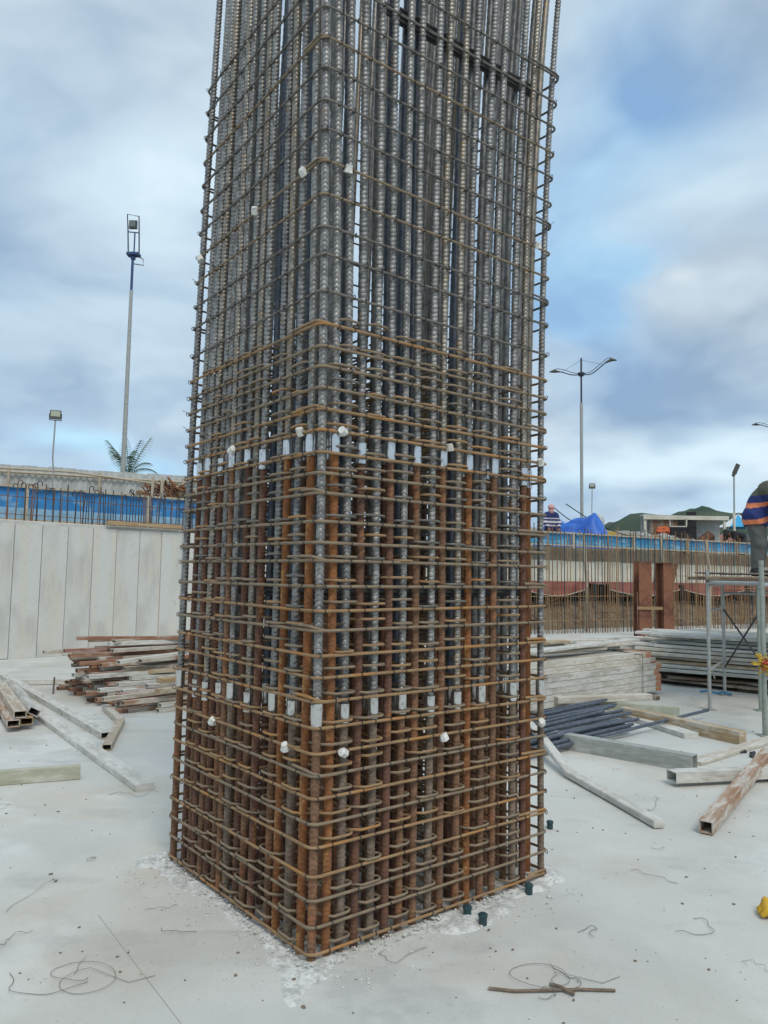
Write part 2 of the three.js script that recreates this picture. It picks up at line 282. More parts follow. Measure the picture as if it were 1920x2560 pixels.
// left retaining wall: cast panels with open joints, starter bars on top
const WD = V(.7098, 0, -.7044), WO = V(-6.233, 0, -12.584), WN = V(.7044, 0, .7098);   // along, origin, outward
const wallTurn = Math.atan2(-WD.z, WD.x);
{
  const w = thing('retaining_wall', 'tall pale concrete retaining wall with vertical panel joints and rusty starter bars', 'wall', [WO.x, 0, WO.z], wallTurn);
  part('wall_core', box(16.6, 2.2, .3, .35, 1.1, -.22), M.joint, w);
  let x = -7.9, k = 0; const sizes = [];
  while (x < 8.4) { const wd = .445 + .02 * (hs(k, 4, 4) - .5); sizes.push([x, wd]); x += wd; k++; }
  sizes.forEach(([px, wd], i) => { const g = beamGeo(2.24, .05, wd - .009, .004); g.rotateZ(Math.PI / 2); const m = part('wall_panel', (() => { const q = g.clone(); const uv = q.attributes.uv, p = q.attributes.position; for (let n = 0; n < uv.count; n++) uv.setXY(n, p.getZ(n) + i * .37, p.getY(n) / 2.5 + .5 + .1 * hs(i, 6, 6)); return q; })(), M.wallPanel[i % 3], w); m.rotation.y = Math.PI / 2; m.position.set(px + wd / 2, 1.125 + .012 * (hs(i, 9, 2) - .5), -.05 + .008 * (hs(i, 3, 1) - .5)); });
  part('wall_cap', beamGeo(16.6, .11, .3, .01), M.wallPanel[1], w).position.set(.35, 2.252, -.235);
  // starter bars: two rows, many bent over at the top
  const q = rng(31);
  for (let i = 0, px = -3.2; px < 6.4; i++) {
    px += .035 + q() * .055; const row = i % 2, z = -.1 - row * .2, h = .5 + q() * .2, top = 2.31 + h, r = .009, lean = (q() - .5) * .05; let pts = [V(px, 2.28, z), V(px + lean, top, z)];
    const kind = q();
    if (kind < .3) { const d = (q() < .5 ? -1 : 1) * .05; pts.push(V(px + lean + d * .3, top + .03, z), V(px + lean + d, top + .035, z), V(px + lean + d * 1.5, top + .01, z), V(px + lean + d * 1.5, top - .05, z)); }
    else if (kind < .45) { const d = .14; pts.push(V(px + lean + .02, top + .03, z), V(px + lean + d, top + .03, z), V(px + lean + d + .02, top, z), V(px + d, 2.28, z)); }
    part('starter_bar', sweep(pts, r, 5), q() < .35 ? M.rustBrown : M.tieDark, w);
  }
  for (const [y, z] of [[2.4, -.085], [2.72, -.33]]) part('lacing_bar', rod(V(-5, y, z), V(6.5, y + .01, z), .007, 5), M.rustBrown, w);
}
solo('timber_plank', beamGeo(1.5, .07, .09), M.tan[0], 'orange tan timber lying on top of the grey wall', 'plank', null, [WO.x + WD.x * 2.5 - .03, 2.351, WO.z + WD.z * 2.5 + .05], wallTurn);

// ------------------------------------------------------------------ the reinforcement cage of the column
const CC = V(-.2537, 0, -3.0752), E1 = V(-.6231, 0, -.7821), E2 = V(.7783, 0, -.6279), S1 = 1.30, S2 = 1.372;
const colBase = CC.clone().addScaledVector(E1, S1 / 2).addScaledVector(E2, S2 / 2);
function cage(s1, s2, y) {               // the cage leans and opens slightly towards its top
  const a = s1 / S1, b = s2 / S2, t = Math.max(0, (y - 1) / 3), w = t ** 1.6, w3 = t ** 3;
  const dx = -.032 * w * (1 - a) * (1 - b) + .05 * w * a * (1 - b) + .058 * w3 * (1 - a) * b + .045 * w * a * b;
  return V(CC.x + E1.x * s1 + E2.x * s2 + dx - colBase.x, y, CC.z + E1.z * s1 + E2.z * s2 - colBase.z);
}
const RP = [0, .067, .135, .209, .288, .363, .445, .52, .605, .677, .774, .845, .938, 1.019, 1.15, 1.235, 1.372];
const LP = [0, .085, .18, .276, .348, .47, .559, .63, .705, .78, .848, .917, .975, 1.048, 1.109, 1.18, 1.30];
const HOOP = [.037, .136, .231, .326, .43, .525, .618, .704, .794, .887, .993, 1.087, 1.175, 1.27, 1.353, 1.444, 1.549, 1.626, 1.712, 1.822, 1.904, 1.994, 2.087, 2.17, 2.258, 2.349, 2.435, 2.526, 2.668, 2.824, 2.942, 3.084, 3.223, 3.364, 3.496, 3.639, 3.772, 3.916, 4.06, 4.2];
const TOPY = 6.1;
const column = thing('rebar_column', 'tall square column cage of steel reinforcing bars, rusty brown at the foot and grey above', 'rebar cage', [colBase.x, 0, colBase.z]);
{
  const q = rng(11), jit = (a) => (q() - .5) * 2 * a;
  const coupG = new THREE.CylinderGeometry(.0245, .0245, .088, 14, 1); coupG.translate(0, 0, 0);
  const coupEdge = mergeGeometries([coupG, new THREE.CylinderGeometry(.021, .0245, .003, 14, 1).translate(0, .0455, 0), new THREE.CylinderGeometry(.0245, .021, .003, 14, 1).translate(0, -.0455, 0)]);
  const greys = [M.steelA, M.steelB, M.steelC, M.steelA, M.steelB];
  function bar(s1, s2, high, front, rustMat, greyMat, r = .0178) {
    const j1 = jit(.006), j2 = jit(.006), k1 = jit(.012), k2 = jit(.012), yc = (high ? 2.03 : .925) + jit(.022), v0 = q() * 9;
    const path = (y) => { const t = y / 4; return cage(s1 + j1 + k1 * t, s2 + j2 + k2 * t, y); };
    const seg = front ? 9 : 6, hand = q() < .5 ? 1 : -1;
    const up = part('vertical_bar', front ? ribbed(path, yc, TOPY, r, seg, .021, hand, v0, .003) : ribbed(path, yc, TOPY, r, seg, .042, hand, v0, .001), greyMat, column);
    part('starter_bar', front ? ribbed(path, -.02, yc, r * 1.02, seg, .021, hand, v0, .002) : ribbed(path, -.02, yc, r, seg, .042, hand, v0, .001), rustMat, up);
    const c = part('coupler', coupEdge, M.coupler, up), p = path(yc); c.position.copy(p); c.rotation.y = q() * 6;
  }
  const rustOf = (i, face) => i === 1 ? M.rustOrange : face === 'R' && i === 11 ? M.rustOrange : face === 'L' && (i === 3 || i === 13) ? (i === 13 ? M.rustRed : M.rustOrange) : i % 2 ? pick([M.rustRed, M.rustRed, M.rustBrown]) : pick([M.rustBrown, M.rustGrey, M.rustGrey]);
  const greyOf = () => greys[Math.floor(q() * 5)];
  bar(0, 0, false, true, M.rustBrown, M.steelB, .0176);
  for (let i = 1; i < 17; i++) bar(0, RP[i], i % 2 === 1, true, rustOf(i, 'R'), greyOf(), i === 16 ? .016 : .0178);
  for (let i = 1; i < 17; i++) bar(LP[i], 0, i % 2 === 1, true, rustOf(i, 'L'), greyOf());
  for (let i = 1; i < 17; i++) bar(LP[i], S2, i % 2 === 1, false, rustOf(i, 'B'), greyOf());
  for (let i = 1; i < 16; i++) bar(S1, RP[i], i % 2 === 1, false, rustOf(i, 'B'), greyOf());
  // second layer of bars inside the first
  const IN = .1;
  for (const i of [1, 2, 3, 4, 5, 6, 7, 9, 10, 11, 12, 13, 14]) bar(IN, RP[i] + .05, i % 2 === 1, false, pick([M.rustBrown, M.rustRed]), pick([M.steelB, M.steelBlue]));
  for (let i = 1; i < 16; i++) if (i !== 7) bar(LP[i] + .012, IN, i % 2 === 1, false, pick([M.rustBrown, M.rustRed]), pick([M.steelB, M.steelBlue]));
  for (const i of [2, 3, 5, 6, 8, 10, 11, 13, 14]) { bar(LP[i] + .035, S2 - IN, i % 2 === 1, false, M.rustBrown, M.steelB); bar(S1 - IN, RP[i] + .03, i % 2 === 1, false, M.rustBrown, M.steelB); }

  // square hoops round the bars, their ends lapped at a corner
  function hoop(y, inset, r, mat, corner, sag, name = 'tie_hoop') {
    const o = .028 - inset, R = .045, pts = [], tl = [jit(sag), jit(sag), jit(sag), jit(sag)];
    const C4 = [[-o, -o], [-o, S2 + o], [S1 + o, S2 + o], [S1 + o, -o]];
    const hy = (a, b) => { const A = clamp(a / S1), B = clamp(b / S2); return y + (tl[0] * (1 - A) + tl[3] * A) * (1 - B) + (tl[1] * (1 - A) + tl[2] * A) * B; };
    const add = (a, b, dy = 0) => { const h = hy(a, b) + dy; pts.push(cage(a, b, h)); };
    const lap = .12 + q() * .12;
    for (let n = 0; n <= 4; n++) {
      const c = C4[(corner + n) % 4], p = C4[(corner + n + 3) % 4], x = C4[(corner + n + 1) % 4];
      const u = (f, t) => { const l = Math.hypot(t[0] - f[0], t[1] - f[1]); return [(t[0] - f[0]) / l, (t[1] - f[1]) / l]; };
      const di = u(c, p), dn = u(c, x), up = n === 0 ? .016 : 0;
      if (n === 0) add(c[0] + di[0] * lap, c[1] + di[1] * lap, .019);
      for (let k = 0; k <= 4; k++) { const t = k / 4, A = (1 - t) * (1 - t), Bq = t * t; add(c[0] + R * (di[0] * A + dn[0] * Bq), c[1] + R * (di[1] * A + dn[1] * Bq), up * (1 - t)); }
      if (n < 4) for (let k = 1; k < 6; k++) { const t = k / 6, w = jit(.0009); add(lerp(c[0], x[0], t), lerp(c[1], x[1], t), w); }
      if (n === 4) add(c[0] + dn[0] * (.1 + q() * .05), c[1] + dn[1] * .12, -.002);
    }
    return part(name, sweep(pts, r, 6, false, q() * 9), mat, column);
  }
  HOOP.forEach((y, i) => {
    const mat = y < 1.2 ? pick([M.tieRust, M.tieRust, M.tieBrown]) : y < 2.6 ? pick([M.tieBrown, M.tieRust, M.tieBrown]) : pick([M.tieSteel, M.tieSteel, M.tieSteel, M.tieSteel, M.tieBrown]);
    hoop(y, .0015, y < 2.6 ? .0068 : .006, mat, [7, 10, 13, 16, 19, 23, 27, 32, 36].includes(i) ? 0 : 1 + (i % 3), .004);
  });
  for (let i = 0; i < 8; i++) { const s = .05 + .014 * (i % 2), y = 4.1 + .017 * Math.floor(i / 2) + jit(.004); part('spare_tie', sweep([cage(s, .3 + q() * .12, y + jit(.01)), cage(s, .9, y), cage(s, S2 - .03 - q() * .05, y + jit(.01))], .008, 6), M.tieDark, column); }
  for (let i = 0; i < 3; i++) hoop(1.405 + .015 * i, .085 + jit(.006), .008, M.tieDark, 2, .006);

  // cross ties: long links that grip every second bar from face to face
  const loose = [];
  const link = (cen, along, y, tilt) => { // along: 1 = grips bars of the right face, 0 = of the left face
    const far = along ? S1 : S2, pts = [], o = .031, put = (d, s) => { const yy = y + tilt * (d / far - .2); pts.push(along ? cage(d, cen + s, yy) : cage(cen + s, d, yy)); };
    const dv = q() * .03, c = .034, open = .07 + q() * .06;
    put(.14 + dv, -open * 1.05); put(.05 + dv, -open); put(-.008 + dv * .4, -open * .9); put(-o, -open * .6); put(-o, c * .15);
    for (let k = 1; k <= 5; k++) { const t = Math.PI * k / 5 - Math.PI / 2; put(-o + c * .75 * (1 + Math.sin(t)), c * .15 + c * .95 * Math.cos(t)); }
    put(.09, c * .5); put(far * .5, c * .2);
    put(far - .06, c * .9); put(far + o - .03, c); put(far + o, 0); put(far + o - .03, -c); put(far - .14, -c * 1.4);
    return sweep(pts, .0058, 5, false, q() * 9);
  };
  HOOP.forEach((y, i) => {
    if (y > 2.55) return;
    for (let k = 2; k < 16; k += 2) for (const along of [1, 0]) {
      if (q() < .08) continue;
      const g = link((along ? RP : LP)[k] + jit(.006), along, y + .022 + along * .006 + jit(.012), jit(.06));
      if (i > 3 && i < 25) part('cross_tie', g, y < 1.3 ? pick([M.tieRust, M.tieBrown]) : pick([M.tieBrown, M.tieRust, M.tieSteel]), column); else loose.push(g);
    }
  });
  const lm = part('cross_tie_set', mergeGeometries(loose), M.tieBrown, column); lm.userData.kind = 'stuff';

  // twisted tie wire where hoops cross bars
  const wires = [], ring = new THREE.TorusGeometry(.0105, .0021, 4, 7);
  const tails = sweep([V(0, 0, 0), V(.012, .012, .004), V(.028, .016, .012)], .0014, 4);
  for (const y of HOOP) for (const [arr, f] of [[RP, 1], [LP, 0]]) for (let k = 0; k < 17; k += 1) {
    if (q() < (y > 2.6 ? .35 : .45)) continue;
    const p = f ? cage(-.028, arr[k] + jit(.012), y) : cage(arr[k] + jit(.012), -.028, y), d = f ? E2 : E1, g = ring.clone(); g.rotateY(Math.atan2(d.x, d.z) + jit(.5)); g.rotateX(jit(.3)); g.translate(p.x, p.y, p.z); wires.push(g);
    if (q() < .25) { const t = tails.clone(); t.rotateY(q() * 6); t.translate(p.x, p.y, p.z); t.deleteAttribute('uv'); t.deleteAttribute('normal'); t.computeVertexNormals(); t.setAttribute('uv', new THREE.Float32BufferAttribute(new Float32Array(t.attributes.position.count * 2), 2)); wires.push(t); }
  }
  part('tie_wire', mergeGeometries(wires), M.wire, column).userData.kind = 'stuff';

  // pale cover spacers clipped to the hoops
  const spacers = [['L', .834, .79], ['L', .174, .79], ['R', .106, .786], ['R', .663, .782], ['R', 1.336, .775], ['L', .11, 2.09], ['R', .077, 2.087], ['L', .73, 2.087], ['R', .683, 2.09], ['R', 1.32, 2.09], ['L', .121, 3.226], ['R', .096, 3.22], ['L', .581, 3.226], ['L', 1.239, 3.2], ['R', 1.272, 3.23]];
  spacers.forEach(([f, s, y], i) => {
    const g = new THREE.CylinderGeometry(.015, .022, .031, 7, 2).toNonIndexed(); g.deleteAttribute('uv'); g.deleteAttribute('normal'); let m = mergeVertices(g, 1e-4); const p = m.attributes.position;
    for (let n = 0; n < p.count; n++) { const k = 1 + (hs(n, i, 7) - .5) * .3; p.setXYZ(n, p.getX(n) * k, p.getY(n) * (1 + (hs(n, i, 8) - .5) * .3), p.getZ(n) * k); }
    m = uvBox(m, 4, i * .31); const o = part('spacer_block', m, M.plasticWhite, column); o.position.copy(f === 'R' ? cage(-.036, s, y) : cage(s, -.036, y)); o.rotation.set(hs(i, 1, 1) * 1.2, hs(i, 2, 2) * 6, hs(i, 3, 3) * 1.2 - .6);
  });
}
// chipped, roughened concrete round the foot of the cage
{
  const N = 150, pos = [], uv = [], idx = [], on = [];
  for (let j = 0; j <= N; j++) for (let i = 0; i <= N; i++) {
    const a = -.38 + (S1 + .76) * i / N, b = -.38 + (S2 + .76) * j / N, x = CC.x + E1.x * a + E2.x * b, z = CC.z + E1.z * a + E2.z * b;
    const d = Math.max(-a, a - S1, -b, b - S2), edge = -.02 + .34 * nz(x * 3 + 20, z * 3 + 20, 4, 231) - (b > S2 * .4 && a < 0 ? .03 : 0);
    const m = clamp((edge - d) / .07), n = nz(x * 9 + 9, z * 9 + 9, 4, 235), f = nz(x * 45 + 9, z * 45 + 9, 2, 239);
    pos.push(x, m <= 0 ? -.012 : -.012 * (1 - m) + m * (.002 + .013 * step(.4, .75, n) + .009 * (f - .35)), z); uv.push(x * 1.4, z * 1.4); on.push(m > 0);
  }
  for (let j = 0; j < N; j++) for (let i = 0; i < N; i++) { const a = j * (N + 1) + i, b = a + N + 1; if (!(on[a] || on[b] || on[a + 1] || on[b + 1])) continue; idx.push(a, a + 1, b, b, a + 1, b + 1); }
  const g = new THREE.BufferGeometry(); g.setAttribute('position', new THREE.Float32BufferAttribute(pos, 3)); g.setAttribute('uv', new THREE.Float32BufferAttribute(uv, 2)); g.setIndex(idx); g.computeVertexNormals();
  structure('chipped_concrete', g, M.rough, 'whitish chipped concrete round the foot of the rebar column');
  const q = rng(91), chips = [];
  for (let i = 0; i < 900; i++) {
    const face = q() < .5, s = q() * 1.45 - .05, d = -(.02 + .34 * q() * q()), [a, b] = face ? [d, s] : [s, d], r = .002 + .007 * q() * q();
    const c = lump(r, i, 1.3, .7, 1, .4, 0); c.rotateY(q() * 6); c.translate(CC.x + E1.x * a + E2.x * b, r * .4 + (d > -.09 ? .012 : 0), CC.z + E1.z * a + E2.z * b); chips.push(c);
  }
  tag(solo('concrete_chips', mergeGeometries(chips), M.rough, 'small broken concrete chips scattered round the column foot', 'rubble'), 'small broken concrete chips scattered round the column foot', 'rubble', null, 'stuff');
}

// ------------------------------------------------------------------ left side of the slab: tubes, boards
const PX = V(.755, 0, -.656), PD = V(-.60, 0, -.80);       // tubes of the left pile: along, across
{
  const q = rng(41), turn = Math.atan2(-PX.z, PX.x);
  const geos = [0, 1, 2].map((i) => tubeBoxGeo(2.7, .042, .082, .005, i * .37));
  const layers = [2, 3, 2, 4, 4, 5, 4, 6, 6, 7, 8, 7, 9, 10, 12, 12, 12, 11, 9, 5, 3, 3, 2, 1, 2, 1];
  layers.forEach((n, k) => {
    for (let l = 0; l < n; l++) {
      const slip = (k < 8 ? .02 : -.05) + (q() - .5) * .5 - (l > 8 ? .12 : 0), c = V(-2.53, 0, -8.07).addScaledVector(PD, k * .094 + .05 + (l % 2) * .02 + (q() - .5) * .016).addScaledVector(PX, 1.36 + slip);
      const m = solo('steel_tube', geos[(k + l) % 3], q() < .3 ? M.pale[Math.floor(q() * 3)] : M.tubeRust[Math.floor(q() * 4)], 'cement spattered hollow steel tube with rusty end in the tall stack by the grey wall', 'steel tube', 'tubes stacked by the grey wall', [c.x, .022 + l * .047, c.z], turn + (q() - .5) * (l > 3 ? .2 : .12));
      m.rotation.z = (q() - .5) * .006;
    }
  });
  for (let i = 0; i < 14; i++) { const k = q() * 2.2, c = V(-2.53, 0, -8.07).addScaledVector(PD, k + .1).addScaledVector(PX, .3 + q() * 1.2), n = layers[Math.min(25, Math.round(k / .094))]; const m = solo('steel_tube', tubeBoxGeo(.9 + q() * 1.2, .042, .075, .005, q()), pick([M.tubeRust[0], M.tubeRust[1], M.tubeRust[2], M.pale[2], M.tan[1]]), 'short loose tube lying askew on the stack by the grey wall', 'steel tube', 'loose tubes lying askew on the stack', [c.x, .05 + n * .047 + i * .004, c.z], turn + (q() - .5) * 1.1); m.rotation.z = (q() - .5) * .1; }
  // a few lying loose on and beside the stack
  const loose = [[-3.9, .036, -10.15, 1.9, .24, M.pale[1], 'pale steel tube jutting out of the stack towards the open slab'], [-2.05, .30, -8.9, 1.2, turn + .18, M.tan[0], 'fresh tan timber lying on the low side of the tube stack'], [-1.95, .22, -8.72, 1.3, turn + .12, M.tan[1], 'brown timber lying just below the fresh tan timber on the tube stack'], [-2.55, .61, -9.85, 1.9, turn - .03, M.pale[0], 'long pale board lying on top of the tube stack']];
  for (const [x, y, z, l, t, m, lab] of loose) solo(m === M.pale[1] ? 'steel_tube' : 'timber_board', m === M.pale[1] ? tubeBoxGeo(l, .06, .1, .006) : beamGeo(l, .05, .1), m, lab, m === M.pale[1] ? 'steel tube' : 'board', null, [x, y, z], t);
}
const lay = (a, b, h, w, y0 = 0) => { const l = Math.hypot(b[0] - a[0], b[1] - a[1]); return { l, h, w, p: [(a[0] + b[0]) / 2, y0 + h / 2 + .001, (a[1] + b[1]) / 2], t: Math.atan2(-(b[1] - a[1]), b[0] - a[0]) }; };
function lying(name, a, b, h, w, mat, hollow, label, cat, y0 = 0, group) { const o = lay(a, b, h, w, y0); return solo(name, hollow ? tubeBoxGeo(o.l, h, w, .006) : beamGeo(o.l, h, w, .004, o.l), mat, label, cat, group, o.p, o.t); }
lying('timber_board', [-1.60, -5.33], [-3.75, -8.28], .045, .13, M.pale[0], false, 'long whitish board lying diagonally past the small tube bundle', 'board');
lying('steel_tube', [-2.43, -6.90], [-5.3, -10.72], .06, .105, M.pale[1], true, 'long pale hollow tube with open black end beside the bent tube', 'steel tube');
lying('timber_board', [-2.15, -5.60], [-3.6, -5.02], .10, .05, M.greenBeam, false, 'short greenish timber standing on edge on the slab', 'board');
{
  const q = rng(43), d = V(-.52, 0, -.854), t = Math.atan2(-d.z, d.x), side = V(.854, 0, -.52);
  const spots = [[0, .05, M.tubeRust[0], 0], [.118, .05, M.tan[0], .06], [.055, .125, M.tubeRust[2], .02], [.19, .115, M.pale[1], .16], [-.02, .0, null, 0]];
  spots.slice(0, 4).forEach(([s, y, m, slip], i) => { const c = V(-3.36, 0, -7.1).addScaledVector(side, s).addScaledVector(d, 1.05 + slip); const o = solo('steel_tube', tubeBoxGeo(2.1, .066, .108, .006, i * .4), m, ['rust red open tube at the bottom of the small bundle', 'tan open tube beside the rust red one in the small bundle', 'pale tube lying on top of the small bundle', 'tilted pale tube leaning on the small bundle'][i], 'steel tube', null, [c.x, y + .03, c.z], t); if (i === 3) { o.rotation.order = 'YXZ'; o.rotation.x = .5; } });
  solo('timber_block', beamGeo(.6, .045, .08), M.brownWood[0], 'dark timber block under the small tube bundle', 'block', null, [-3.78, .0235, -7.75], .5);
}
{ // bent tube
  const pts = [[-2.95, -8.3], [-2.53, -7.55], [-2.27, -6.46]], g = [];
  for (let i = 0; i < 2; i++) { const o = lay(pts[i], pts[i + 1], .055, .075); const b = tubeBoxGeo(o.l + .02, .055, .075, .006, i); b.rotateY(o.t); b.translate(o.p[0] + 2.53, o.p[1] + (i ? 0 : .001), o.p[2] + 7.55); g.push(b); }
  solo('steel_tube', mergeGeometries(g), M.tubeRust[2], 'short kinked hollow tube lying on the slab', 'steel tube', null, [-2.53, 0, -7.55]);
}
solo('steel_stake', rod(V(0, -.02, 0), V(.006, .2, 0), .012, 8), M.rustGrey, 'thin steel stake standing up from the slab by the tube stack', 'stake', null, [-3.94, 0, -9.29]);

// ------------------------------------------------------------------ right side of the slab
const BX = V(.7603, 0, -.6496), BN = V(.6496, 0, .7603);
{
  const q = rng(47), turn = Math.atan2(-BX.z, BX.x), geos = [0, 1, 2].map((i) => tubeBoxGeo(3.5, .066, .1, .008, i * .41)), cap = tubeBoxGeo(.13, .07, .104, .008);
  for (let l = 0; l < 7; l++) for (let k = 0; k < (l === 6 ? 8 : 9); k++) {
    const slip = (q() - .5) * .07 + (l > 4 ? -.05 : 0), c = V(3.66, 0, -10.11).addScaledVector(BX, -1.75 + slip).addScaledVector(BN, -k * .113 - .05 - (l > 4 ? .05 * (l - 4) : 0));
    const t = thing('steel_beam', 'long pale hollow beam with orange painted end in the neat bundle beyond the column', 'beam', [c.x, .085 + l * .0705, c.z], turn + (q() - .5) * .006, 'beams in the neat bundle with orange ends');
    part('beam_body', geos[(k + l) % 3], M.pale[Math.floor(q() * 3)], t);
    part('painted_end', cap, q() < .75 ? M.orangeEnd : M.tubeRust[3], t).position.x = 1.75 - .06;
  }
  for (const [d, i] of [[.5, 0], [2.6, 1]]) { const c = V(3.66, 0, -10.11).addScaledVector(BX, -d).addScaledVector(BN, -.4); solo('timber_block', beamGeo(1.3, .045, .09), M.brownWood[i], i ? 'dark timber sleeper under the hidden end of the beam bundle' : 'dark timber sleeper under the orange ends of the beam bundle', 'block', null, [c.x, .0235, c.z], turn + Math.PI / 2); }
  for (const d of [.45]) { const c = V(3.66, 0, -10.11).addScaledVector(BX, -d), u = BN.clone().multiplyScalar(-1.0); solo('steel_strap', sweep([V(BN.x * .018, .045, BN.z * .018), V(BN.x * .018, .53, BN.z * .018), V(u.x * .6, .565, u.z * .6), V(u.x * 1.08, .5, u.z * 1.08), V(u.x * 1.08, .045, u.z * 1.08)], .006, 4, true), M.wire, 'thin dark strap round the neat beam bundle', 'strap', null, [c.x, 0, c.z]); }
}
{ // boards thrown on the beam bundle
  const q = rng(49), turn = Math.atan2(-BX.z, BX.x);
  for (let i = 0; i < 9; i++) { const c = V(3.66, 0, -10.11).addScaledVector(BX, -.9 - q() * 1.6).addScaledVector(BN, -.25 - q() * .7); solo('timber_board', beamGeo(1.6 + q() * 1.4, .03, .1 + q() * .08, .003, q()), pick([M.pale[0], M.pale[1], M.pale[2], M.tan[1]]), 'thin board thrown on top of the neat beam bundle', 'board', 'boards on top of the beam bundle', [c.x, .575 + i * .012, c.z], turn + (q() - .5) * .35); }
}
{ // loose boards and sheets heaped behind the beam bundle
  const q = rng(53); let n = 0;
  for (let i = 0; i < 26; i++) {
    const l = 1.4 + q() * 2.2, x = 2.7 + q() * 2.3, z = -12.4 - q() * 3.2, lv = Math.floor(i / 5), m = q() < .72 ? M.pale[Math.floor(q() * 3)] : q() < .6 ? M.brownWood[i % 2] : M.tubeRust[i % 4];
    solo('timber_board', beamGeo(l, .04, .12 + .16 * q(), .003, i * .2), m, 'weathered board in the loose heap behind the beam bundle', 'board', 'boards heaped behind the beam bundle', [x, .04 + lv * .085 + q() * .012, z], .2 + (q() - .5) * .9);
  }
  solo('timber_board', beamGeo(.6, .08, .3), M.red, 'bright red board lying in front of the bar curtain', 'board', null, [3.78, .05, -16.6], .1);
  solo('timber_board', beamGeo(.55, .06, .25), M.yellow, 'yellow board lying next to the red board', 'board', null, [4.4, .04, -16.9], .25);
}
{ // long boards stacked behind the scaffold
  const q = rng(59), d = V(.815, 0, .58), nrm = V(.58, 0, -.815), turn = Math.atan2(-d.z, d.x);
  for (let l = 0; l < 13; l++) {
    const low = l < 3, cnt = low ? 11 : 13 - Math.max(0, l - 9);
    for (let k = 0; k < cnt; k++) {
      const ln = low ? 2 + q() * 2 : 3.6 + q() * 1.4, c = V(3.95, 0, -10.95).addScaledVector(d, low ? .8 + q() * 2.6 : 1.9 + (q() - .5) * .9).addScaledVector(nrm, .15 + k * .19 + (q() - .5) * .06 + (low ? 0 : .06 + .03 * (l - 3)));
      const y = (low ? .02 + l * .045 : .205 + (l - 3) * .052) + q() * .006, m = low ? M.brownWood[Math.floor(q() * 2)] : (l === 5 && k === 0) ? M.tan[1] : q() < .84 ? M.pale[Math.floor(q() * 3)] : M.greyBeam;
      solo('timber_board', beamGeo(ln, low ? .032 : .04, .15 + q() * .03, .003, q()), m, low ? 'dark brown batten at the bottom of the long board stack behind the scaffold' : 'long pale board in the big stack behind the scaffold', 'board', low ? 'dark battens under the long board stack' : 'long boards stacked behind the scaffold', [c.x, y, c.z], turn + (q() - .5) * (low ? .3 : l > 9 ? .22 : .1));
    }
  }
  solo('rope_scrap', sweep([V(0, .01, 0), V(.1, .03, .05), V(.22, .01, .02), V(.3, .04, .08), V(.4, .012, .04)], .012, 6), std({ color: lin(.03, .22, .42), roughness: .7 }), 'piece of light blue rope lying at the foot of the board stack', 'rope', null, [4.25, .01, -10.28], -.6);
}
{ // dark reinforcing bars fanned out on the slab
  const q = rng(61);
  for (let i = 0; i < 26; i++) {
    const f = i / 25, s = V(1.2 + (q() - .5) * .12 - f * .05, .055 + .035 * (i % 3), -6.35 - f * 1.15), e = i === 0 ? V(3.53, .10, -8.34) : V(2.35 + f * .22 + (q() - .5) * .35, .06 + .035 * (i % 3), -7.35 - f * 1.55 + (q() - .5) * .2);
    const dir = e.clone().sub(s), L = dir.length(), u = dir.clone().normalize(), back = s.clone().addScaledVector(u, -.6), g = ribbed((y) => V(0, y, 0), 0, L + .6, .0165, 7, .03, 1, q() * 5, .0018);
    const m = solo('steel_bar', g, M.steelBlue, i === 0 ? 'longest dark ribbed bar reaching far out of the loose bundle' : 'dark ribbed steel bar in the loose bundle beside the column', 'steel bar', i === 0 ? null : 'dark bars in the loose bundle', [back.x, back.y, back.z]);
    m.quaternion.setFromUnitVectors(V(0, 1, 0), u);
  }
}
lying('timber_board', [2.35, -9.02], [3.28, -8.50], .10, .07, M.greenBeam, false, 'pale green edged timber next to the beam bundle', 'board');
lying('timber_board', [1.95, -8.62], [3.12, -8.98], .07, .12, M.pale[2], false, 'pale board crossing in front of the beam bundle', 'board', .101);
lying('timber_board', [2.62, -8.55], [2.95, -7.35], .05, .16, M.pale[1], false, 'flat wide board under the far ends of the dark bars', 'board');
lying('timber_board', [2.62, -8.35], [3.33, -7.12], .12, .10, M.tan[1], false, 'tan timber beam with reddish cut end beyond the dark bars', 'beam');
lying('steel_beam', [1.55, -6.92], [2.47, -6.09], .13, .10, M.greyBeam, true, 'bluish grey hollow beam poking out from under the dark bars', 'beam');
lying('timber_board', [2.56, -6.33], [4.0, -7.58], .03, .12, M.pale[2], false, 'thin pale board running from the grey beam towards the scaffold', 'board');
lying('steel_tube', [2.13, -5.68], [3.3, -5.95], .075, .12, M.pale[1], true, 'pale hollow tube with open dark end lying near the rusty tube', 'steel tube', .03);
lying('timber_block', [2.85, -5.99], [3.25, -5.8], .029, .08, M.brownWood[0], false, 'dark scrap of wood under the pale hollow tube', 'block');
{ const t = lying('steel_tube', [1.93, -4.62], [3.1, -6.2], .075, .078, M.tubeRust[0], true, 'rust stained square tube with open end lying across the pale tube', 'steel tube', .0); t.rotation.z = .045; t.position.y += .05; }
lying('timber_block', [2.98, -5.75], [3.4, -5.4], .06, .1, M.brownWood[1], false, 'brown timber block near the rusty tube', 'block');
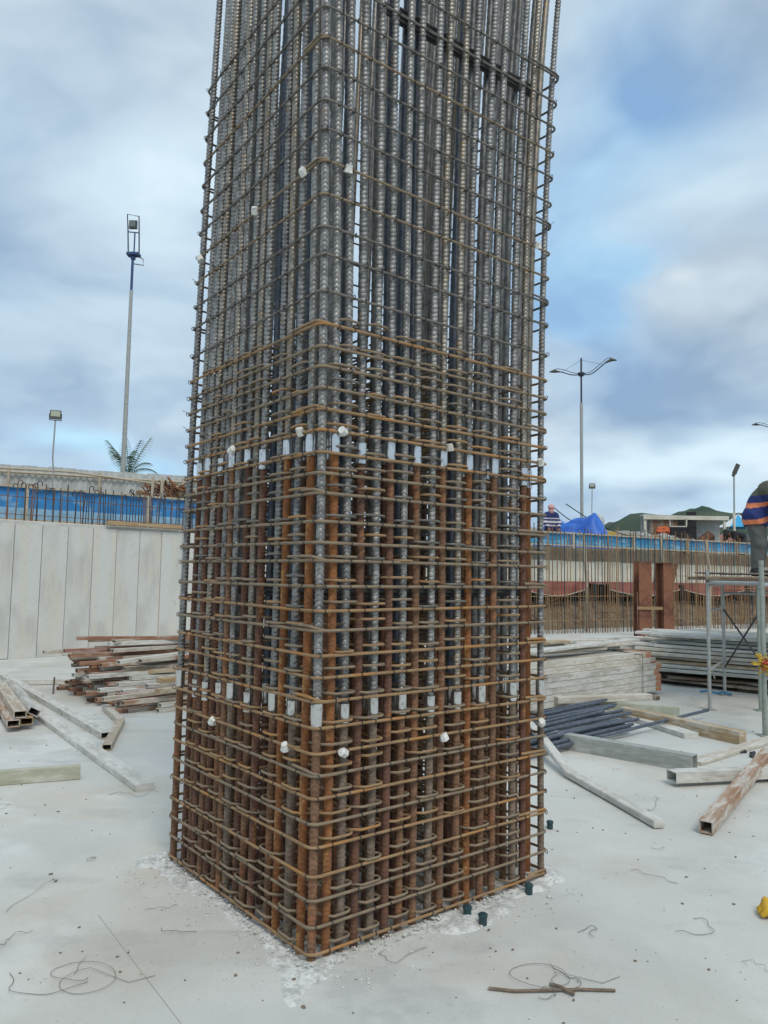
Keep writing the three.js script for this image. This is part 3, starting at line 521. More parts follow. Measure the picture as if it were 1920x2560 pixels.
{ // kinked flat bar leaning from the dark bars to the slab
  const P = [V(1.30, .22, -7.35), V(1.36, .16, -6.6), V(1.425, .035, -5.85), V(1.55, .028, -5.35), V(1.69, .028, -4.72)], g = [];
  for (let i = 0; i < P.length - 1; i++) { const d = P[i + 1].clone().sub(P[i]), b = beamGeo(d.length() + .012, .045, .075, .006, i); const Q = new THREE.Quaternion().setFromUnitVectors(V(1, 0, 0), d.clone().normalize()); const hd = Math.atan2(-d.z, d.x), pt = Math.atan2(d.y, Math.hypot(d.x, d.z)); b.rotateZ(pt); b.rotateY(hd); b.translate((P[i].x + P[i + 1].x) / 2 - 1.425, (P[i].y + P[i + 1].y) / 2 + (i % 2) * .001, (P[i].z + P[i + 1].z) / 2 + 5.85); g.push(b); }
  solo('steel_channel', mergeGeometries(g), M.pale[0], 'long kinked pale metal strip reaching from the dark bars across the slab', 'metal strip', null, [1.425, 0, -5.85]);
}
{ // green black plastic caps, bolts
  const cap = mergeGeometries([new THREE.CylinderGeometry(.018, .018, .036, 12).translate(0, .018, 0), new THREE.CylinderGeometry(.021, .021, .01, 12).translate(0, .038, 0), new THREE.CylinderGeometry(.0165, .018, .004, 12).translate(0, .045, 0)]);
  const spots = [[.398, -3.49, 0], [.457, -3.415, 0], [.718, -3.743, 0], [1.025, -4.686, 0]];
  ['small dark green plastic stopper standing before the orange bar of the column', 'small dark green plastic stopper standing apart on the bare slab', 'small dark green plastic stopper standing close to the rightmost bar of the column', 'small dark green plastic stopper standing beyond the column near the kinked strip'].forEach((l, i) => solo('plastic_stopper', cap, M.capGreen, l, 'stopper', null, [spots[i][0], .001, spots[i][1]], i));
  const q = rng(67), bolt = mergeGeometries([new THREE.CylinderGeometry(.009, .009, .06, 7), new THREE.CylinderGeometry(.016, .016, .016, 6).translate(0, .036, 0)]); bolt.rotateZ(Math.PI / 2);
  for (let i = 0; i < 9; i++) solo('steel_bolt', bolt, M.tieDark, 'dark bolt in the scatter of bolts by the thin pale board', 'bolt', 'dark bolts scattered on the slab', [3.05 + q() * .34, .012, -6.55 - q() * .4], q() * 6);
}
{ // scraps of tie wire
  const q = rng(71);
  const scrap = (x, z, n, len, curl, mat, label, group, r = .0016) => { let a = q() * 6, p = V(0, .004, 0), pts = [p.clone()]; for (let i = 0; i < n; i++) { a += (q() - .5) * curl + curl * .12; p = p.clone().add(V(Math.cos(a) * len / n, 0, Math.sin(a) * len / n)); p.y = .003 + .012 * q(); pts.push(p); } const c = new THREE.CatmullRomCurve3(pts).getPoints(n * 3); return solo('wire_scrap', sweep(c, r, 4), mat, label, 'wire', group, [x, 0, z]); };
  const at = [[-1.5, -4.1], [-1.3, -4.18], [-1.12, -2.95], [-1.05, -2.9], [-1.9, -4.15], [-1.62, -3.45], [-1.5, -3.1], [-1.75, -3.7], [.6, -2.9], [.75, -2.95], [.68, -3.0], [.85, -3.35], [1.4, -3.5], [1.15, -4.2], [1.3, -4.05], [1.6, -4.4], [1.02, -3.8], [-.9, -3.55], [.2, -3.2], [.95, -2.7], [-2.4, -4.9], [-1.8, -5.2], [2.2, -5.1], [1.9, -5.4], [2.5, -4.8], [-.35, -2.8], [1.45, -3.1], [-.75, -3.3], [-.62, -3.18]];
  at.filter((_, i) => i % 3 !== 1).forEach(([x, z], i) => scrap(x, z, 5 + Math.floor(q() * 6), .12 + q() * .34, 1.2 + q() * 1.6, q() < .35 ? M.tieDark : M.wirePale, 'thin scrap of tie wire lying on the concrete slab', 'scraps of tie wire on the slab', .0008 + q() * .0006));
  // a looped coil of wire on either side
  for (const [x, z, l] of [[.62, -2.98, 'loose coil of thin wire beside the wire rod'], [-1.12, -2.93, 'tangled loop of thin wire on the open slab']]) { const pts = []; for (let i = 0; i <= 60; i++) { const t = i / 60 * Math.PI * 2 * 1.7, R = .07 + .045 * Math.sin(t * .43 + x) + .02 * Math.sin(t * 1.7 + 1); pts.push(V(Math.cos(t) * R * 1.2 + i * .0012, .004 + .01 * Math.abs(Math.sin(t * .8)), Math.sin(t) * R * .9)); } pts.push(V(.22, .004, .03), V(.3, .004, -.02)); solo('wire_coil', sweep(pts, .0011, 4), M.wirePale, l, 'wire', null, [x, 0, z]); }
  solo('wire_rod', mergeGeometries([sweep([V(-.21, .008, -.02), V(-.12, .008, .0), V(0, .009, 0), V(.12, .008, -.006), V(.25, .007, .002)], .006, 6), sweep([V(.02, .012, -.035), V(.05, .016, -.01), V(.09, .01, .03)], .007, 6)]), M.rustGrey, 'thin twig like rod with a side stub lying on the open slab', 'rod', null, [.62, 0, -2.885], .05);
  // crumbs of dirt
  const bits = []; for (let i = 0; i < 1500; i++) { const r = .0012 + .006 * q() ** 4, z = -2.3 - 8 * q() ** 1.6, x = z * (q() - .5) * 1.25, g = lump(r, i, 1.5, .6, 1, .4, 0); g.rotateY(q() * 6); g.translate(x, r * .4, z); bits.push(g); }
  tag(solo('dirt_crumbs', mergeGeometries(bits), M.brownWood[0], 'dark crumbs of dirt strewn over the concrete slab', 'dirt'), 'dark crumbs of dirt strewn over the concrete slab', 'dirt', null, 'stuff');
  const chalk = solo('chalk_line', box(.97, .0006, .002), std({ color: lin(.36, .35, .33), roughness: .95 }), 'thin dark straight line struck on the slab', 'line', null, [-.93, .0012, -3.05], Math.atan2(-.779, .564)); chalk.userData = { kind: 'structure', label: 'thin dark straight line struck on the slab' };
}

// ------------------------------------------------------------------ left, above the wall: blue barrier, sheet fence, lamps, palm
function barrier(name, label, A, B, y0, y1, n, mat, posts) {
  const d = V(B[0] - A[0], 0, B[1] - A[1]), L = d.length(), t = thing(name, label, 'barrier', [A[0], y0, A[1]], Math.atan2(-d.z, d.x)), h = y1 - y0;
  for (let i = 0; i < n; i++) {
    const w = L / n - .02, g = new THREE.PlaneGeometry(w, h, 14, 5), p = g.attributes.position; for (let k = 0; k < p.count; k++) p.setZ(k, .02 * Math.sin(p.getX(k) * 7 + i) * Math.sin(p.getY(k) * 5 + i * 2) + .012 * Math.sin(p.getX(k) * 23));
    const b = g.clone(); b.translate(0, 0, -.012); const uv = g.attributes.uv; for (let k = 0; k < uv.count; k++) { uv.setX(k, uv.getX(k) * .9 + i * .37); b.attributes.uv.setX(k, uv.getX(k)); }
    g.computeVertexNormals(); b.computeVertexNormals(); const m = part('barrier_sheet', mergeGeometries([g, b]), mat, t); m.position.set(L * (i + .5) / n, h / 2, 0);
  }
  for (let i = 0; i <= n; i++) part('post', box(.06, h + .08, .06, L * i / n, h / 2 - .02, .05), posts, t);
  for (const y of [.02, h - .01]) part('rail', box(L, .04, .04, L / 2, y, .045), posts, t);
  return t;
}
barrier('blue_barrier', 'bright blue sheet barrier with cream posts above the pale retaining wall', [-10.2, -11.1], [-1.2, -18.2], 2.36, 3.0, 5, M.blueL, M.creamPost);
function sheetFence(label, A, B, y0, y1, name = 'metal_fence') {
  const d = V(B[0] - A[0], 0, B[1] - A[1]), L = d.length(), t = thing(name, label, 'fence', [A[0], y0, A[1]], Math.atan2(-d.z, d.x)), h = y1 - y0, sh = [];
  const s = new THREE.Shape(), W = .36, N = 2; const top = [], bot = []; for (let k = 0; k <= N * 2; k++) { const x = (W + .012) * k / (N * 2), z = k % 2 ? .05 : 0; top.push([x, z]); bot.unshift([x, z - .004]); }
  [...top, ...bot].forEach(([x, z], k) => k ? s.lineTo(x, z) : s.moveTo(x, z)); s.closePath();
  const g = new THREE.ExtrudeGeometry(s, { depth: h, bevelEnabled: false }); g.rotateX(-Math.PI / 2); const gg = uvBox(g, .9);
  const n = Math.ceil(L / W); for (let i = 0; i < n; i++) { const m = part('sheet', gg, M.sheet[i % 2], t); m.position.set(i * W, .03 * (hs(i, 5, 2) - .5), -.016 * (i % 2)); }
  for (const [y, r] of [[h - .25, .035], [h * .45, .03]]) part('rail', rod(V(0, y, .07), V(L, y + .04, .07), r, 6), M.creamPost, t);
  for (let i = 0; i <= n; i += 7) part('post', rod(V(i * W, 0, .12), V(i * W, h - .1, .12), .04, 6), M.creamPost, t);
  return t;
}
sheetFence('weathered grey white corrugated sheet fence behind the blue barrier beyond the retaining wall', [-18, -19.2], [-4.6, -25.3], 2.2, 4.56);
function floodlight(label, [x, y0, z], h, size, turn, tilt = -.15) {
  const t = thing('flood_light', label, 'flood light', [x, y0, z], turn);
  part('pole', sweep([V(0, 0, 0), V(.02, h * .55, 0), V(-.015, h * .68, 0), V(0, h, 0)], .018, 6), M.galv, t);
  const b = part('housing', mergeGeometries([box(size, size * .85, size * .22), box(size * .7, size * .5, size * .2, 0, 0, -size * .18)]), M.lampBody, t); b.position.set(0, h + size * .5, 0); b.rotation.x = tilt;
  part('glass', box(size * .82, size * .56, .012, 0, size * .06, size * .11 + .004), M.lampGlass, b);
  part('bracket', sweep([V(-size * .54, size * .1, 0), V(-size * .54, -size * .55, 0), V(size * .54, -size * .55, 0), V(size * .54, size * .1, 0)], .012, 5), M.lampBody, b);
}
floodlight('black flood light on a thin crooked pole before the sheet fence', [-7.92, 2.2, -18], 2.86, .25, .35);
floodlight('small flood light on a thin pole behind the blue tarpaulin', [8.25, 2.2, -30], 2.84, .22, -.25);
{ // tall mast
  const t = thing('light_mast', 'tall grey mast with a blue top frame holding a flood light', 'light mast', [-10.42, 2.2, -30]);
  part('pole', sweep([V(0, 0, 0), V(.02, 5, 0), V(.02, 10.6, 0)], (f) => .115 - .045 * f, 10), M.poleGrey, t);
  part('upper_pole', rod(V(.02, 10.4, 0), V(.02, 12.2, 0), .055, 8), M.poleBlue, t);
  const k = part('platform', mergeGeometries([box(.5, .1, .34, .05, 12.1, 0), box(.16, .3, .16, .03, 12.05, 0)]), M.poleBlue, t);
  part('side_step', sweep([V(.28, 12.0, 0), V(.44, 11.92, 0), V(.48, 11.66, 0), V(.05, 11.72, 0)], .02, 5), M.frameDark, k);
  const f = part('hoop_frame', sweep([V(-.17, 12.1, 0), V(-.23, 13.2, 0), V(-.28, 13.8, 0), V(.2, 13.72, 0), V(.24, 12.9, 0), V(.27, 12.1, 0)], .028, 6), M.frameDark, t);
  part('cross_bar', rod(V(-.22, 13.06, 0), V(.235, 13.02, 0), .024, 6), M.frameDark, f);
  part('stem', rod(V(.06, 12.1, 0), V(.06, 13.03, 0), .03, 6), M.poleBlue, t);
  const l = part('lamp', box(.31, .33, .12, -.02, 13.36, 0), M.lampBody, t); part('glass', box(.22, .24, .012, -.03, 13.38, .066), M.lampGlassDark, l);
}
{ // palm behind the fence
  const t = thing('palm_tree', 'young palm showing its fronds above the grey sheet fence', 'palm', [-10.85, 2.2, -32]), q = rng(83);
  part('trunk', sweep([V(0, 0, 0), V(.03, 1.8, 0), V(0, 3.35, 0)], (f) => .14 - .04 * f, 8), M.bark, t);
  for (let i = 0; i < 11; i++) {
    const a = i / 11 * Math.PI * 2 + q() * .3, up = .75 + q() * 1.15, L = .95 + q() * .45, pts = []; for (let k = 0; k <= 8; k++) { const s = k / 8; pts.push(V(Math.cos(a) * L * s * .8, 3.3 + up * s * 1.3 - s * s * (1.5 - up * .6), Math.sin(a) * L * s * .8)); }
    const g = [sweep(pts, .012, 4)];
    for (let k = 1; k <= 8; k++) for (const sd of [-1, 1]) for (let e = 0; e < 2; e++) { const b = pts[k].clone().lerp(pts[k - 1], e * .5), l = .42 * Math.sin(.35 + 2.6 * k / 9), dir = V(-Math.sin(a) * sd + Math.cos(a) * .6, -.35, Math.cos(a) * sd + Math.sin(a) * .6).normalize(); g.push(sweep([b, b.clone().addScaledVector(dir, l * .5).add(V(0, .02, 0)), b.clone().addScaledVector(dir, l).add(V(0, -.06, 0))], (f) => .016 * (1.05 - f), 3, false, 0, false)); }
    part('frond', mergeGeometries(g), i % 3 ? M.leafPalm : M.leafPalmDry, t);
  }
}
{ // scrap heap of rusty offcuts between barrier and fence
  const q = rng(85), t = thing('scrap_heap', 'heap of rust brown steel offcuts behind the blue barrier', 'scrap', [-5.3, 2.2, -18.6]), g = [[], [], []];
  part('heap_core', lump(.8, 5, 1.5, 1.6, .7, .18, 2), M.soil, t);
  for (let i = 0; i < 260; i++) { const a = q() * 6.28, r = Math.sqrt(q()), x = Math.cos(a) * r * 1.3, z = Math.sin(a) * r * .6, y = 1.32 * Math.sqrt(Math.max(0, 1 - r * r)) + q() * .1, d = V(q() - .5, (q() - .5) * .7, q() - .5).normalize().multiplyScalar(.12 + q() * .2); g[i % 3].push(sweep([V(x, y, z).sub(d), V(x, y, z).add(d)], .009 + q() * .012, 4)); }
  g.forEach((a, i) => { part('offcuts', mergeGeometries(a), [M.rustBrown, M.rustRed, M.rustOrange][i], t).userData.kind = 'stuff'; });
  for (const x of [-.2, .02]) part('prop', rod(V(x, 0, .75), V(x + .02, 1.5, .72), .035, 6), M.creamPost, t);
}
solo('site_cable', sweep([V(-4, 2.25, 0), V(-1, 2.16, .05), V(2, 2.2, 0), V(5, 1.95, .05), V(7.6, 1.72, 0)], .03, 6), M.creamPost, 'long pale pole lashed along the top of the sheet fence', 'pole', null, [-11.2, 2.2, -21.75], Math.atan2(6.1, 13.4));

// ------------------------------------------------------------------ right background: earth bank, bar curtain, steel piles
const KO = V(1.2, 0, -20.9), KD = V(.8637, 0, -.504).normalize(), KT = Math.atan2(-KD.z, KD.x);
{
  const t = thing('earth_bank', 'brown earth bank shored with cream boards and red sheeting behind the bar curtain', 'bank', [KO.x, 0, KO.z], KT);
  { const g = new THREE.PlaneGeometry(26, 1.15, 160, 10), p = g.attributes.position, uv = g.attributes.uv; for (let i = 0; i < p.count; i++) { const x = p.getX(i), f = p.getY(i) / 1.15 + .5; p.setXYZ(i, x + 13, f * .78 + .05 * (nz(x * 3, f * 4, 3, 303) - .5), .9 - f * 1.1 + .3 * (nz(x * 1.3 + 5, f * 3, 4, 301) - .5)); uv.setXY(i, x * .5, f * .5); } g.computeVertexNormals(); part('soil_slope', g, M.soil, t); }
  part('back_face', box(26, 2.2, .2, 13, 1.1, -1.3), M.soil, t);
  part('soil_shelf', box(26, .06, 1.2, 13, .72, -.72), M.soil, t);
  { const g = new THREE.BoxGeometry(26, .46, 1.5, 120, 5, 4), p = g.attributes.position; for (let i = 0; i < p.count; i++) { const x = p.getX(i), y = p.getY(i), z = p.getZ(i), k = .05 * (nz(x * 1.1 + 30, y * 3 + 20, 4, 307) - .5); p.setXYZ(i, x + 13, y + 2.2 + k * (y < 0 ? 2.2 : .6) - (y < 0 ? .06 * step(6, 13, x + 13) : 0), z - .6 + (z > 0 ? k * 2 : 0)); } part('soil_cap', uvBox(g, .35), M.capTan, t); }
  const q = rng(89); let x = -.2, i = 0;
  while (x < 24) { const w = .55 + q() * .75; { const m = part('cream_board', box(w - .025, .66 + .05 * q(), .04), M.cream[i % 2], t); m.position.set(x + w / 2, 1.66, -.0 + .165 + .012 * q()); } if (q() < .14) part('rusty_prop', rod(V(x + w * .3, 1.2, .27), V(x + w * .5, 2.0, .27), .06, 8), M.rustRed, t); x += w; i++; }
  // red sheets with sagging pale hems
  for (let k = 0; k < 7; k++) {
    const w = k % 3 === 1 ? 2.6 : 3.3, x0 = -.4 + k * 3.55, g = new THREE.PlaneGeometry(w, .4, 26, 6), p = g.attributes.position, hem = [];
    for (let n = 0; n < p.count; n++) { const u = p.getX(n) / w + .5, f = .5 - p.getY(n) / .4, drop = .22 + .2 * Math.sin(Math.PI * u) ** 1.0; p.setXYZ(n, p.getX(n), -f * drop, .03 * Math.sin(u * 17 + f * 3) + .05 * f); }
    g.computeVertexNormals(); for (let n = 0; n <= 24; n++) { const u = n / 24; hem.push(V((u - .5) * w, -(.22 + .2 * Math.sin(Math.PI * u)), .05 + .03 * Math.sin(u * 17 + 3))); }
    const b = g.clone(); b.translate(0, 0, -.006); const m = part('red_sheet', mergeGeometries([g, b]), M.redSheet, t); m.position.set(x0 + w / 2, 1.37, .24); part('hem', sweep(hem, .014, 4), M.cream[0], m);
  }
  { const g = []; for (let k = 0; k < 220; k++) { const cx = 1 + q() * 23, cy = .12 + q() * .75, d = V((q() - .5) * 1.6, (q() - .3) * .9, (q() - .5) * .3).multiplyScalar(.5), c = V(cx, cy, 1.05 - cy * .9 + q() * .15); g.push(sweep([c.clone().sub(d), c.clone().add(V(0, .06 * q(), 0)), c.clone().add(d)], .009 + .005 * q(), 4)); } part('loose_bars', mergeGeometries(g), M.rustBrown, t).userData.kind = 'stuff'; }
  part('waler', box(26, .05, .08, 13, 1.36, .17), M.redSheet, t);
  for (let k = 0; k < 26; k++) part('timber_strut', box(.07, .95, .07, .4 + k * .98, 1.0, -.55 - .3 * (k % 2)), M.brownWood[k % 2], t);
}
{ // curtain of upright bars
  const t = thing('bar_curtain', 'curtain of thin upright rusty reinforcing bars standing along the edge of the slab', 'rebar', [2.5, 0, -19.3], Math.atan2(.46, .888)), q = rng(97);
  for (let i = 0, x = .2; x < 16.5; i++) { x += .07 + q() * .1; const lean = (q() - .5) * .09; part('upright_bar', sweep([V(x, 0, 0), V(x + lean * .4, 1.4, 0), V(x + lean, 2.62 + q() * .32, 0)], .013, 5), q() < .3 ? M.tieDark : q() < .6 ? M.rustBrown : M.tieRust, t); }
  for (let i = 0, x = .1; x < 16.5; i++) { x += .07 + q() * .1; part('short_bar', sweep([V(x, 0, -.35), V(x + (q() - .5) * .04, 1.15 + q() * .3 + (q() < .2 ? .9 : 0), -.35)], .009, 5), q() < .55 ? M.tieRust : M.wirePale, t); }
  for (const [y, z, a, b] of [[.35, .018, 0, 17], [.98, .018, 0, 5.5], [.62, -.33, 4, 17], [1.6, -.33, 6.5, 17], [1.25, .018, 9, 17]]) part('lacing_bar', rod(V(a, y, z), V(b, y + .03, z), .009, 5), M.tieRust, t);
}
{ // steel piles
  const hsec = (h) => { const s = new THREE.Shape(); const a = .15, b = .15, f = .018, w = .008; [[-a, -b], [a, -b], [a, -b + f], [w, -b + f], [w, b - f], [a, b - f], [a, b], [-a, b], [-a, b - f], [-w, b - f], [-w, -b + f], [-a, -b + f]].forEach(([x, y], i) => i ? s.lineTo(x, y) : s.moveTo(x, y)); s.closePath(); const g = new THREE.ExtrudeGeometry(s, { depth: h, bevelEnabled: false }); g.rotateX(-Math.PI / 2); return uvBox(g, .8); };
  const pm = std({ map: colourMap(256, 256, (u, v) => { const a = fbm(u, v, 4, 3, 5, 401), b = fbm(u, v, 30, 20, 3, 403); return mix3([.125, .052, .034], [.235, .10, .055], step(.35, .65, a * .65 + b * .35)); }), roughness: .9 });
  for (const [x, z, h, turn, l] of [[6.12, -18, 1.91, .12, 'rust red steel pile with a flat timber lashed across it'], [7.16, -19.4, 1.9, .35, 'dark rust red steel pile beside the lashed pile']]) { const t = thing('steel_pile', l, 'steel pile', [x, 0, z], turn); part('pile_section', hsec(h), pm, t); if (x < 7) { part('lashing', box(.62, .07, .03, .1, .82, .17), M.tieRust, t); part('guide_bar', rod(V(-.2, 0, .16), V(-.2, 1.2, .16), .02, 6), M.rustRed, t); } else part('head_plate', box(.34, .02, .34, 0, 1.912, 0), pm, t); }
}
{ // clutter on the bank's edge
  const q = rng(111);
  solo('pink_sheet', box(1.1, .62, .03, 0, .31, 0), std({ color: lin(.55, .30, .28), roughness: .8 }), 'faded pink sheet leaning on the far fence beside the white shed', 'sheet', null, [13.75, 2.75, -31.2], -.2);
  solo('plywood_sheet', box(1.2, 1.1, .03, 0, .55, 0), M.tan[1], 'tan plywood sheet leaning on the fence between tarpaulin and shed', 'sheet', null, [9.6, 2.21, -30.6], -.1);
  for (let i = 0; i < 5; i++) solo('cement_bag', lump(.24, 30 + i, 1.5, .6, .9, .14, 2), i % 2 ? M.greyBeam : M.brownWood[1], 'full bag lying in the row behind the light blue barrier', 'bag', 'bags behind the light blue barrier', [8.6 + i * .42, 2.9 + .05 * (i % 2), -26.0 - i * .25], q());
  solo('timber_trestle', mergeGeometries([box(2.6, .08, .1, 0, .66, 0), rod(V(-1.1, 0, .2), V(-1.0, .66, 0), .04), rod(V(-1.0, 0, -.2), V(-1.0, .66, 0), .04), rod(V(1.1, 0, .2), V(1.0, .66, 0), .04), rod(V(1.0, 0, -.2), V(1.0, .66, 0), .04)].map((g) => { g = g.index ? g.toNonIndexed() : g; return g; })), M.brownWood[1], 'brown timber trestle carrying the bags behind the light blue barrier', 'trestle', null, [9.4, 2.2, -26.4], -Math.atan2(-.25, .42) * -1);
  for (const [a, b, l] of [[V(6.2, 4.0, -25.8), V(9.9, 2.95, -28.2), 'dark cable sagging from the blue tarpaulin towards the shed'], [V(5.9, 3.95, -26.4), V(8.2, 3.5, -29), 'thin dark cable above the blue tarpaulin']]) { const pts = []; for (let k = 0; k <= 10; k++) { const f = k / 10; pts.push(a.clone().lerp(b, f).add(V(0, -.25 * Math.sin(Math.PI * f), 0))); } solo('site_cable', sweep(pts, .018, 5), M.wire, l, 'cable'); }
}
barrier('blue_barrier', 'light blue sheet barrier along the top of the brown earth bank', [1.2, -20.3], [21.4, -32.1], 2.44, 2.84, 9, M.blueR, M.creamPost);
for (const [x, z, l] of [[5.75, -22.4, 'pale leaning pole between the tarpaulin and the steel piles'], [8.25, -23.2, 'pale leaning pole behind the lashed steel pile'], [10.1, -24.4, 'pale pole left of the scaffold before the blue barrier']]) solo('timber_pole', sweep([V(0, 0, 0), V(.02, 1.4, 0), V(-.06, 2.75, 0)], .045, 7), M.creamPost, l, 'pole', null, [x, 0, z + .8]);
sheetFence('grey white corrugated sheet fence behind the blue tarpaulin on the far side', [4, -31], [27, -37], 2.2, 3.55);
{ // blue tarpaulin over a heap
  const N = 60, Mz = 20, pos = [], uv = [], idx = [];
  for (let j = 0; j <= Mz; j++) for (let i = 0; i <= N; i++) { const u = i / N, v = j / Mz, x = (u - .5) * 2.7, z = (.5 - v) * 1.5, e = Math.min(1, Math.min(u, 1 - u) * 4.5) ** .6 * Math.sin(Math.PI * v) ** .5, h = (1.2 + .09 * Math.sin(u * 7 + 1) + .2 * step(.35, .75, u)) * e + .08 * (nz(x * 4 + 9, z * 4 + 9, 4, 501) - .5) * e + .05 * Math.sin(x * 9 + z * 5) * e; pos.push(x, h, z); uv.push(u * 2, v); }
  for (let j = 0; j < Mz; j++) for (let i = 0; i < N; i++) { const a = j * (N + 1) + i, b = a + N + 1; idx.push(a, b, a + 1, b, b + 1, a + 1); }
  const g = new THREE.BufferGeometry(); g.setAttribute('position', new THREE.Float32BufferAttribute(pos, 3)); g.setAttribute('uv', new THREE.Float32BufferAttribute(uv, 2)); g.setIndex(idx); g.computeVertexNormals();
  solo('blue_tarpaulin', g, M.tarp, 'bright blue tarpaulin draped over a heap above the earth bank', 'tarpaulin', null, [6.35, 2.24, -25.6], -.35);
  solo('yellow_machine', mergeGeometries([box(.4, .5, .5, 0, .55, 0), box(.2, .3, .3, .3, .42, 0)]), M.yellow, 'small yellow machine box at the end of the blue tarpaulin', 'machine', null, [7.85, 2.3, -26.4], -.3);
  solo('round_tank', new THREE.LatheGeometry([[0, 0], [.26, 0], [.26, 1.5], [.22, 1.7], [.12, 1.78], [0, 1.79]].map(([a, b]) => new THREE.Vector2(a, b)), 18), M.sheet[0], 'grey round topped tank standing behind the blue tarpaulin', 'tank', null, [8.35, 2.2, -29.6]);
}
{ // double armed street lamp
  function streetLamp(x, z, label) {
    const t = thing('street_lamp', label, 'street lamp', [x, 2.2, z]);
    part('pole', rod(V(0, 0, 0), V(0, 8.6, 0), .085, 8), M.poleGrey, t); part('upper_pole', rod(V(0, 8.6, 0), V(0, 11.05, 0), .05, 8), M.frameDark, t);
    part('collar', new THREE.CylinderGeometry(.2, .14, .16, 10).translate(0, 10.16, 0), M.frameDark, t);
    for (const sd of [-1, 1]) {
      const k = sd > 0 ? 1.12 : 1, up = sd > 0 ? .92 : .1, c = new THREE.CatmullRomCurve3([V(0, 10.16, 0), V(sd * .45 * k, 10.12 + .08 * up, 0), V(sd * .95 * k, 10.2 + .45 * up, 0), V(sd * 1.35 * k, 10.25 + .8 * up, 0), V(sd * 1.7 * k, 10.18 + .86 * up, 0)]).getPoints(16);
      const a = part('arm', sweep(c, .03, 6), M.frameDark, t); part('upper_arm', sweep(c.map((p, i) => p.clone().add(V(-sd * .04, .12 * Math.sin(Math.PI * i / 16) + .02, .03))), .018, 5), M.frameDark, a);
      const e = c[13]; part('lamp_head', sweep([c[10].clone().add(V(0, -.02, 0)), e, c[16]], (f) => .03 + .07 * Math.sin(Math.PI * f), 8), M.lampBody, a);
      part('stay', rod(V(0, 10.95, 0), c[9].clone(), .008, 4), M.frameDark, t);
    }
  }
  streetLamp(10.45, -40, 'tall street lamp with two curved wavy arms beyond the blue barrier');
  streetLamp(27.6, -53, 'street lamp reaching into view with only one wavy arm');
  const t = thing('street_lamp', 'thin pole with one tilted flat lamp head near the blue and white parasol', 'street lamp', [13.85, 2.2, -30]);
  part('pole', rod(V(0, 0, 0), V(.05, 3.55, 0), .035, 8), M.galv, t); part('base_pole', rod(V(0, 0, .02), V(.01, 2.0, .02), .055, 8), M.cream[1], t); const h = part('lamp_head', mergeGeometries([box(.16, .42, .07), box(.1, .16, .1, 0, -.24, 0)]), M.lampBody, t); h.position.set(.14, 3.72, 0); h.rotation.z = -.42;
}
{ // open shed with clutter
  const t = thing('open_shed', 'low open white shed with a brown side panel behind the blue barrier', 'shed', [10.35, 2.06, -30.5], -.06);
  part('roof', box(3.3, .06, .55, 1.6, 1.98, .1), M.sheet[1], t).rotation.z = -.03; part('back_wall', box(3.1, 1.9, .05, 1.6, .95, -.2), M.sheet[1], t); part('fascia', box(3.3, .16, .04, 1.6, 1.87, .52), M.cream[1], t);
  for (const x of [.03, 3.1]) part('post', box(.09, 1.95, .09, x, .97, .45), M.cream[1], t);
  for (let i = 0; i < 8; i++) part('brown_plank', box(.125, 1.5, .03, .3 + i * .132, 1.02, .42), [M.brownWood[1], M.rustBrown, M.brownWood[0]][i % 3], t);
  part('bench', box(1.4, .1, .7, 1.55, .78, .2), M.greyBeam, t);
  const y = 2.2;
  solo('black_cabinet', mergeGeometries([box(.36, 1.25, .4, 0, .62, 0), box(.30, .5, .02, 0, .9, .205), box(.3, .4, .02, 0, .35, .205)]), M.black, 'tall black cabinet in the white shed', 'cabinet', null, [12.2, y + .72, -30.1], -.3);
  solo('black_cabinet', mergeGeometries([box(.62, .55, .45, 0, .28, 0), box(.66, .05, .48, 0, .58, 0)]), M.black, 'low black box with open front next to the tall cabinet', 'cabinet', null, [11.68, y + .72, -30.1], -.2);
  solo('wooden_case', mergeGeometries([box(.66, .04, .4, 0, 0, 0), box(.66, .04, .4, 0, .32, 0), box(.04, .36, .4, -.31, .16, 0), box(.04, .36, .4, .31, .16, 0)]), M.cream[1], 'open white framed case standing on the low black box', 'case', null, [11.66, y + 1.38, -30.1], -.2);
  solo('orange_sack', lump(.26, 9, 1.25, .75, .8, .15, 2), std({ color: lin(.55, .13, .05), roughness: .8 }), 'crumpled orange sack lying on the bench of the shed', 'sack', null, [11.05, y + 1.2, -30.1]);
  solo('grey_sack', lump(.34, 19, 1.7, .8, .8, .2, 2), M.greyBeam, 'grey heap of sacks under the bench of the shed', 'sack', null, [11.2, y + .62, -29.6]);
  solo('rusty_drum', mergeGeometries([new THREE.CylinderGeometry(.2, .2, .75, 14), new THREE.TorusGeometry(.2, .014, 5, 14).rotateX(Math.PI / 2).translate(0, .12, 0), new THREE.TorusGeometry(.2, .014, 5, 14).rotateX(Math.PI / 2).translate(0, -.12, 0)]), M.rustRed, 'rust red drum leaning over beside the black cabinet', 'drum', null, [12.65, y + .85, -30.0]).rotation.z = -.95;
}
